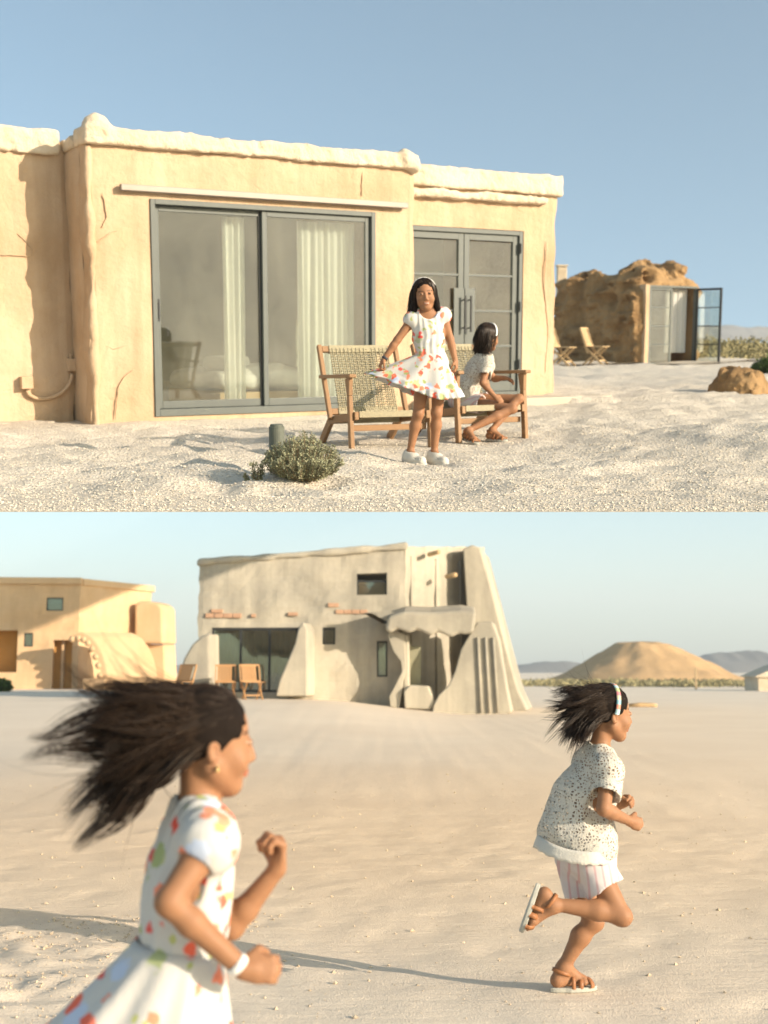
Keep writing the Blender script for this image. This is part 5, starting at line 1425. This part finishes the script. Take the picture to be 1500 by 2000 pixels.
def shoe(base, parent, an, toe, s=1.0, h=0.0045):
    dn = V3(0, 0, -1); t = nrmz(toe); lt = np.cross(t, dn); b = npv(an) + dn*0.052*s
    Fd = Field(b - 0.2, b + 0.2, h)
    Fd.cone(b - t*0.022*s, b + t*0.03*s, 0.037*s, 0.036*s, 0.02); Fd.cone(b + t*0.03*s, b + t*0.098*s + dn*0.002*s, 0.036*s, 0.031*s, 0.03)
    Fd.cone(b - t*0.015*s - dn*0.03*s, b + t*0.03*s - dn*0.016*s, 0.037*s, 0.034*s, 0.02)
    cut(Fd, b + dn*0.021*s, dn, 0.14); cut(Fd, npv(an) + t*0.012*s - dn*0.0*s, nrmz(-dn*1.0 + t*0.15), 0.09)
    for i in range(7):
        for q in (-1, 1):
            c = b + t*(0.03 + 0.013*i)*s + lt*q*(0.030 - 0.001*i)*s - dn*0.014*s; Fd.ell(c, (0.0045*s,)*3, None, 0, 's')
    o = cloth('shoe', Fd, base, SHOEM, parent); out = []; N = 30
    for i in range(N):
        a = 2*math.pi*i/N; out.append((math.cos(a)*(0.038 + 0.002*math.sin(a)), 0.038 + 0.097*math.sin(a)))
    v = [b + lt*x*s*k + t*(0.038 + (y - 0.038)*k)*s + dn*z*s - base for z, k in ((0.008, 1.0), (0.029, 1.05)) for x, y in out]
    f = [tuple(range(N-1, -1, -1)), tuple(range(N, 2*N))] + [(i, (i+1) % N, N+(i+1) % N, N+i) for i in range(N)]
    MB().add(v, f).build('shoe_sole', SHOEM, parent, None, 0.004)

# ---- the girl in the crochet top running across the yard
def girl_running_crochet():
    D = 4.97; s = 1.0; P = lambda px, py, dy=0.0: npv(lod(px, py, D + dy))
    HR = frame3((0.95, 0.27, -0.07), (0.06, 0, 1)); H = (P(1190, 1390), HR)
    J = dict(neck=P(1168, 1474), shR=P(1188, 1503, -0.115), shL=P(1146, 1494, 0.115), pel=P(1136, 1664), hipR=P(1152, 1678, -0.055), hipL=P(1122, 1676, 0.055),
             knR=P(1213, 1788, -0.11), anR=P(1080, 1766, -0.12), knL=P(1158, 1800, 0.05), anL=P(1099, 1922, 0.06),
             elR=P(1179, 1580, -0.18), wrR=P(1228, 1603, -0.09), elL=P(1178, 1602, 0.20), wrL=P(1204, 1574, 0.15))
    gz = terr_l(J['anL'][0], J['anL'][1]); J['anL'][2] = gz + 0.088
    base = np.array([J['anL'][0], J['anL'][1], gz])
    lo_, hi_ = bounds({**J, 'h': H[0]}, 0.15); Fd = Field(lo_, hi_, 0.0034)
    add_torso(Fd, J, s); add_limbs(Fd, J, s); Fd.cone(J['neck'] - V3(0, 0, 0.01), H[0] + HR @ V3(0, -0.025, -0.06), 0.038, 0.036, 0.025)
    add_head(Fd, H[0], HR, s)
    add_hand(Fd, J['wrR'], (0.88, 0.30, -0.28), (-0.3, 0.9, -0.1), 0.88, 1.0, 1); add_hand(Fd, J['wrL'], (0.75, -0.2, 0.45), (0.1, -0.95, -0.2), 0.88, 0.75, -1)
    fL = add_foot(Fd, J['anL'], (0, 0, -1), (0.96, 0.22, 0)); fR = add_foot(Fd, J['anR'], (-0.93, 0.10, 0.36), (-0.30, 0.0, -0.95))
    o = skin_mesh('person', Fd, base, H, ID, 'girl running in cream crochet top, pink striped shorts and tan sandals', 1.0, False)
    top, R, hc = crochet_top(J, base, o, s, 0.005, 0.05, [(P(1118, 1560, 0.0), P(1102, 1618, 0.0), 0.09, 0.103)], 0.065)
    hem(J, R, hc + V3(-0.028, -0.005, 0.0), base, o, s, 0.160, 0.158, 0.045)
    shorts(J, base, o, s, 0.005, mat_stripe((1.0, 0.0, 0.12)), 0.50)
    sandal(o, base, *fL); sandal(o, base, *fR)
    Fh = Field(H[0] - 0.2, H[0] + 0.2, 0.005); hair_cap(Fh, H); Fh.near(lambda Pp, v: v + 0.003*vnoise(Pp @ HR * np.array([1, 0.35, 0.35]), 130), 0.02)
    hair = cloth('hair', Fh, base, HAIRCAP, o)
    tgt = lambda d: V3(-0.92, 0.05, -0.30 + 0.05*d[2]) if d[2] > 0.25 else V3(-0.50 - 0.5*max(d[2], -0.3), 0.0, -0.85)
    strands_mesh('hair_strands', hair_paths(H, 2000, 11, 0.205, tgt, 5, 1.0, 0.30, 80, 0.75, 0.35, None, 0.55, 1.02, 0.22, None, 0.010), 0.0014, HAIRM, hair, base)
    strands_mesh('hair_strands', hair_paths(H, 700, 11, 0.20, tgt, 8, 1.0, 0.28, 60, 0.5, 0.2, lambda d: (d[:, 1] > 0.0) & (d[:, 2] > 0.05), 0.3, 1.035, 0.15, None, 0.008), 0.0014, HAIRM, hair, base)
    strands_mesh('flyaway_hair', hair_paths(H, 60, 11, 0.26, lambda d: V3(-0.9, 0, 0.25), 6, 1.0, 0.3, 60, 0.0, 1.2, lambda d: d[:, 2] > 0.3, 0.4, 1.1, 0.5), 0.0006, HAIRM, hair, base)
    ring_band('headband', H[0] + HR @ V3(0, -0.004, 0.020), HR[:, 0], HR @ nrmz(V3(0, 0.10, 1)), 0.0825, 0.0885, 0.017, 0.006, BANDM, o, base, -0.30, math.pi + 0.30, 48)
girl_running_crochet()

# ---- the girl in the floral dress running close by
def girl_running_dress():
    D = 2.6; s = 1.0; P = lambda px, py, dy=0.0: npv(lod(px, py, D + dy))
    HR = frame3((0.92, 0.38, -0.06), (0.05, 0, 1)); H = (P(411, 1443), HR)
    J = dict(neck=P(388, 1600), shR=P(410, 1642, -0.115), shL=P(364, 1630, 0.115), pel=P(330, 1965), hipR=P(345, 1985, -0.055), hipL=P(315, 1985, 0.055),
             elR=P(330, 1762, -0.175), wrR=P(474, 1892, -0.13), elL=P(452, 1810, 0.13), wrL=P(541, 1697, 0.12))
    pz = J['pel']; J['knL'] = pz + V3(0.13, 0.05, -0.24); J['anL'] = V3(pz[0] + 0.02, pz[1] + 0.05, 0.085); J['knR'] = pz + V3(0.03, -0.06, -0.28); J['anR'] = J['knR'] + V3(-0.25, 0.0, 0.03)
    gz = terr_l(J['anL'][0], J['anL'][1]); J['anL'][2] = gz + 0.081; base = np.array([J['anL'][0], J['anL'][1], gz])
    lo_, hi_ = bounds({**J, 'h': H[0]}, 0.16); Fd = Field(lo_, hi_, 0.0036)
    add_torso(Fd, J, s); add_limbs(Fd, J, s); Fd.cone(J['neck'] - V3(0, 0, 0.01), H[0] + HR @ V3(0, -0.022, -0.06), 0.038, 0.037, 0.025)
    add_head(Fd, H[0], HR, s)
    add_hand(Fd, J['wrR'], (0.97, 0.15, -0.05), (-0.1, 0.95, -0.25), 0.95, 1.0, 1); add_hand(Fd, J['wrL'], (0.10, -0.05, 1), (-0.85, -0.45, 0), 0.95, 1.0, -1)
    add_foot(Fd, J['anL'], (0, 0, -1), (0.97, 0.2, 0), 1.0, False); add_foot(Fd, J['anR'], (-0.9, 0.0, 0.4), (-0.4, 0.0, -0.9), 1.0, False)
    o = skin_mesh('person', Fd, base, H, ID, 'girl running with dark hair streaming, in floral dress, fists raised', 1.0, False)
    b, R = dress_top(J, base, o, s, 0.005, 0.014, 0.052, 0.36, 0.30)
    U = R[:, 2]; wc = lerp(J['pel'], J['neck'], 0.33)
    def fn(ph, t):
        back = max(0.0, -math.sin(ph)) ** 1.2
        return 0.10*t, 0.17*t + 0.05*t*back, V3(-0.05*t**1.3 - 0.07*back*t, 0, 0.05*back*t)
    skirt('dress_skirt', base, o, wc, R, -U, (0.107, 0.087), 0.46, fn, FLORAL)
    shoe(base, o, J['anL'], V3(0.97, 0.2, 0))
    Fs = Field(J['anR'] - 0.22, J['anR'] + 0.22, 0.005); t_ = nrmz(V3(-0.4, 0, -0.9)); d_ = nrmz(V3(-0.9, 0, 0.4)); bb = J['anR'] + d_*0.05
    Fs.cone(bb - t_*0.022, bb + t_*0.1, 0.038, 0.032, 0.02); Fs.cone(bb - t_*0.01 - d_*0.03, bb + t_*0.03 - d_*0.015, 0.036, 0.033, 0.02); cloth('shoe', Fs, base, SHOEM, o)
    Fh = Field(H[0] - 0.2, H[0] + 0.2, 0.005); hair_cap(Fh, H); Fh.near(lambda Pp, v: v + 0.003*vnoise(Pp @ HR * np.array([1, 0.35, 0.35]), 130), 0.02)
    hair = cloth('hair', Fh, base, HAIRCAP, o)
    tgt = lambda d: V3(-0.95, 0.03, -0.22 + 0.10*d[2]) if d[2] > 0.35 else (V3(-0.88, 0.0, -0.45) if d[2] > -0.1 else V3(-0.75, 0.0, -0.58))
    strands_mesh('hair_strands', hair_paths(H, 2300, 14, 0.275, tgt, 15, 1.0, 0.28, 52, 0.85, 0.4, None, 0.6, 1.02, 0.20, None, 0.020), 0.0014, HAIRM, hair, base)
    strands_mesh('hair_strands', hair_paths(H, 800, 14, 0.28, tgt, 18, 1.0, 0.28, 60, 0.6, 0.2, lambda d: (d[:, 1] > 0.0) & (d[:, 2] > 0.05), 0.5, 1.035, 0.18, None, 0.02), 0.0014, HAIRM, hair, base)
    strands_mesh('flyaway_hair', hair_paths(H, 70, 14, 0.36, lambda d: V3(-0.95, 0, 0.0), 16, 1.0, 0.28, 60, 0.0, 1.2, lambda d: d[:, 2] > 0.0, 0.4, 1.1, 0.5), 0.0007, HAIRM, hair, base)
    a = nrmz(J['wrR'] - J['elR']); x = nrmz(np.cross(a, V3(0, 0, 1))); ring_band('wrist_band', lerp(J['elR'], J['wrR'], 0.93), x, np.cross(x, a), 0.0195, 0.0195, 0.016, 0.003, WHITEB, o, base)
    e = H[0] + HR @ V3(0.073, 0.0, -0.052); Fe = Field(e - 0.02, e + 0.02, 0.0015); Fe.ell(e, (0.004, 0.004, 0.004)); Fe.ell(e - V3(0, 0, 0.007), (0.0035, 0.0035, 0.0045)); cloth('earring', Fe, base, BRASS, o)
girl_running_dress()

# ---- the girl in the floral dress standing in front of the chairs
def girl_standing():
    D = 8.56; s = 1.0; P = lambda px, py, dy=0.0: npv(upd(px, py, D + dy))
    HR = frame3((0.06, -1, 0.0), (-0.12, 0, 1)); H = (P(829, 574, -0.02), HR)
    J = dict(neck=P(835, 613), shR=P(805, 624, -0.01), shL=P(865, 616, 0.02), pel=P(843, 730), hipR=P(827, 738, 0), hipL=P(860, 738, 0),
             knR=P(817, 808, -0.03), anR=P(801, 877, 0.0), knL=P(853, 806, -0.02), anL=P(848, 876, 0.02),
             elR=P(776, 664, -0.03), wrR=P(750, 702, -0.05), elL=P(879, 662, 0.04), wrL=P(889, 704, 0.0))
    for q in 'RL': J['an'+q][2] = terr_u(J['an'+q][0], J['an'+q][1]) + 0.081
    base = (J['anR'] + J['anL'])/2; base[2] = terr_u(base[0], base[1])
    lo_, hi_ = bounds({**J, 'h': H[0]}, 0.16); Fd = Field(lo_, hi_, 0.0042)
    add_torso(Fd, J, s); add_limbs(Fd, J, s); Fd.cone(J['neck'] - V3(0, 0, 0.01), H[0] + HR @ V3(0, -0.02, -0.06), 0.037, 0.036, 0.025)
    add_head(Fd, H[0], HR, s)
    add_hand(Fd, J['wrR'], (-0.55, -0.1, -0.8), (0.75, 0.1, -0.5), 0.85, 0.75, 1); add_hand(Fd, J['wrL'], (0.18, -0.15, -0.95), (-0.9, 0.3, -0.2), 0.85, 0.6, -1)
    add_foot(Fd, J['anR'], (0, 0, -1), (0.70, -0.7, 0), 0.8, False); add_foot(Fd, J['anL'], (0, 0, -1), (0.6, -0.8, 0), 0.8, False)
    o = skin_mesh('person', Fd, base, H, UM, 'girl standing in white floral dress, holding out her skirt', 1.0, True)
    b, R = dress_top(J, base, o, s, 0.0055, 0.012, 0.054, 0.36, 0.30)
    wc = lerp(J['pel'], J['neck'], 0.34)
    def fn(ph, t):
        lf = max(0.0, math.cos(ph - 0.15)) ** 1.6            # her right side, held out by the hand
        return 0.085*t + 0.03*lf*t, 0.075*t, V3(-0.24*lf*t**0.85, 0.05*lf*t, 0.20*lf*t**1.1)
    skirt('dress_skirt', base, o, wc, R, -R[:, 2], (0.106, 0.086), 0.315, fn, FLORAL, 11, 26, 150, 0.78)
    shoe(base, o, J['anR'], V3(0.70, -0.7, 0), 1.12); shoe(base, o, J['anL'], V3(0.6, -0.8, 0), 1.12)
    Fh = Field(H[0] - 0.22, H[0] + 0.2, 0.005); hair_cap(Fh, H)
    for q in (-1, 1): Fh.cone(H[0] + HR @ V3(q*0.062, -0.005, 0.03), H[0] + HR @ V3(q*0.080, 0.005, -0.115), 0.024, 0.022, 0.03)
    Fh.ell(H[0] + HR @ V3(0, -0.055, -0.06), (0.075, 0.035, 0.10), HR, 0.03)
    Fh.near(lambda Pp, v: v + 0.003*vnoise(Pp @ HR * np.array([1, 1, 0.2]), 130), 0.02)
    hair = cloth('hair', Fh, base, HAIRCAP, o)
    cmb = lambda d: np.stack([np.sign(d[:, 0])*0.75, -0.1 + 0*d[:, 0], -0.55 + 0*d[:, 0]], 1)
    tgt = lambda d: V3(-0.10 - 0.12*d[0], 0.0, -1.0)
    strands_mesh('hair_strands', hair_paths(H, 1000, 10, 0.235, tgt, 25, 1.0, 0.4, 50, 0.5, 0.25, lambda d: np.abs(d[:, 0]) > 0.05, 0.25, 1.09, 0.12, cmb), 0.0019, HAIRM, hair, base)
    ring_band('headband', H[0] + HR @ V3(0, -0.004, 0.022), HR[:, 0], HR @ nrmz(V3(0, 0.0, 1)), 0.083, 0.087, 0.012, 0.005, WHITEB, o, base, 0.1, math.pi - 0.1, 40)
    a = nrmz(J['wrR'] - J['elR']); x = nrmz(np.cross(a, V3(0, 1, 0))); ring_band('wrist_watch', lerp(J['elR'], J['wrR'], 0.93), x, np.cross(x, a), 0.0195, 0.0195, 0.018, 0.003, DARKT, o, base)
girl_standing()

# ---- the girl in the crochet top sitting on the chair
def girl_sitting():
    s = 1.0; C2 = UM.inverted() @ CH2M; pel = npv(C2 @ Vector((-0.09, 0.02, 0.315))); D = pel[1]; P = lambda px, py, dy=0.0: npv(upd(px, py, D + dy))
    HR = frame3((0.80, 0.58, -0.05), (0.0, 0, 1)); H = (P(953, 657, -0.05), HR)
    J = dict(neck=P(945, 697, -0.05), shR=P(952, 714, -0.16), shL=P(938, 706, 0.06), pel=pel, hipR=pel + V3(0.03, -0.06, -0.01), hipL=pel + V3(0.06, 0.05, -0.01),
             knR=P(1000, 799, -0.32), anR=P(914, 836, -0.42), knL=P(1013, 779, -0.14), anL=P(960, 842, -0.30),
             elR=P(943, 748, -0.24), wrR=P(966, 774, -0.26), elL=P(966, 740, 0.10), wrL=P(984, 738, 0.02))
    J['anR'][2] = terr_u(J['anR'][0], J['anR'][1]) + 0.105; J['anL'][2] = terr_u(J['anL'][0], J['anL'][1]) + 0.090
    base = np.array([J['anR'][0], J['anR'][1], terr_u(J['anR'][0], J['anR'][1])])
    lo_, hi_ = bounds({**J, 'h': H[0]}, 0.16); Fd = Field(lo_, hi_, 0.0042)
    add_torso(Fd, J, s); add_limbs(Fd, J, s); Fd.cone(J['neck'] - V3(0, 0, 0.01), H[0] + HR @ V3(0, -0.02, -0.06), 0.037, 0.036, 0.025)
    add_head(Fd, H[0], HR, s)
    add_hand(Fd, J['wrR'], (0.75, -0.25, -0.55), (0.2, 0.8, -0.5), 0.85, 0.5, 1); add_hand(Fd, J['wrL'], (0.85, -0.30, -0.1), (0.0, 0.1, -1), 0.85, 0.45, 1)
    fR = add_foot(Fd, J['anR'], (-0.12, 0.1, -1), (0.62, -0.78, -0.15)); fL = add_foot(Fd, J['anL'], (0, 0, -1), (0.85, -0.5, 0))
    o = skin_mesh('person', Fd, base, H, UM, 'girl sitting sideways on the chair in crochet top, pale shorts and sandals', 1.0, False)
    top, R, hc = crochet_top(J, base, o, s, 0.0055, 0.10, None, 0.04)
    hem(J, R, hc, base, o, s, 0.142, 0.118, 0.03)
    shorts(J, base, o, s, 0.0055, mat_stripe((0.3, 0.9, 0.3)), 0.36)
    sandal(o, base, *fR); sandal(o, base, *fL)
    Fh = Field(H[0] - 0.22, H[0] + 0.2, 0.005); hair_cap(Fh, H, 1.0, 0.0, 0.055, 0.004); Fh.near(lambda Pp, v: v + 0.003*vnoise(Pp @ HR * np.array([1, 1, 0.2]), 130), 0.02)
    hair = cloth('hair', Fh, base, HAIRCAP, o)
    cmb = lambda d: np.stack([d[:, 0], -0.3 + 0*d[:, 0], -0.6 + 0*d[:, 0]], 1)
    strands_mesh('hair_strands', hair_paths(H, 1000, 10, 0.20, lambda d: V3(-0.10, 0.0, -1.0), 35, 1.0, 0.4, 50, 0.4, 0.25, None, 0.25, 1.10, 0.12, cmb), 0.0019, HAIRM, hair, base)
    ring_band('headband', H[0] + HR @ V3(0, 0.018, 0.020), HR[:, 0], HR @ nrmz(V3(0, 0.12, 1)), 0.084, 0.090, 0.013, 0.005, WHITEB, o, base, -0.15, math.pi + 0.15, 40)
girl_sitting()

# ------------------------------------------------------------------ dusty desert air
hz = bpy.data.materials.new('dusty_air'); hz.use_nodes = True; hz.node_tree.nodes.clear()
pv = hz.node_tree.nodes.new('ShaderNodeVolumePrincipled'); ho = hz.node_tree.nodes.new('ShaderNodeOutputMaterial')
pv.inputs['Color'].default_value = (0.80, 0.88, 0.95, 1); pv.inputs['Density'].default_value = 0.0005
pv.inputs['Anisotropy'].default_value = 0.0
hz.node_tree.links.new(pv.outputs[0], ho.inputs['Volume'])
MB().box((-2700, -500, -2.5), (2700, 3800, 222)).build('haze', hz, None, None, 0, False, 'stuff')
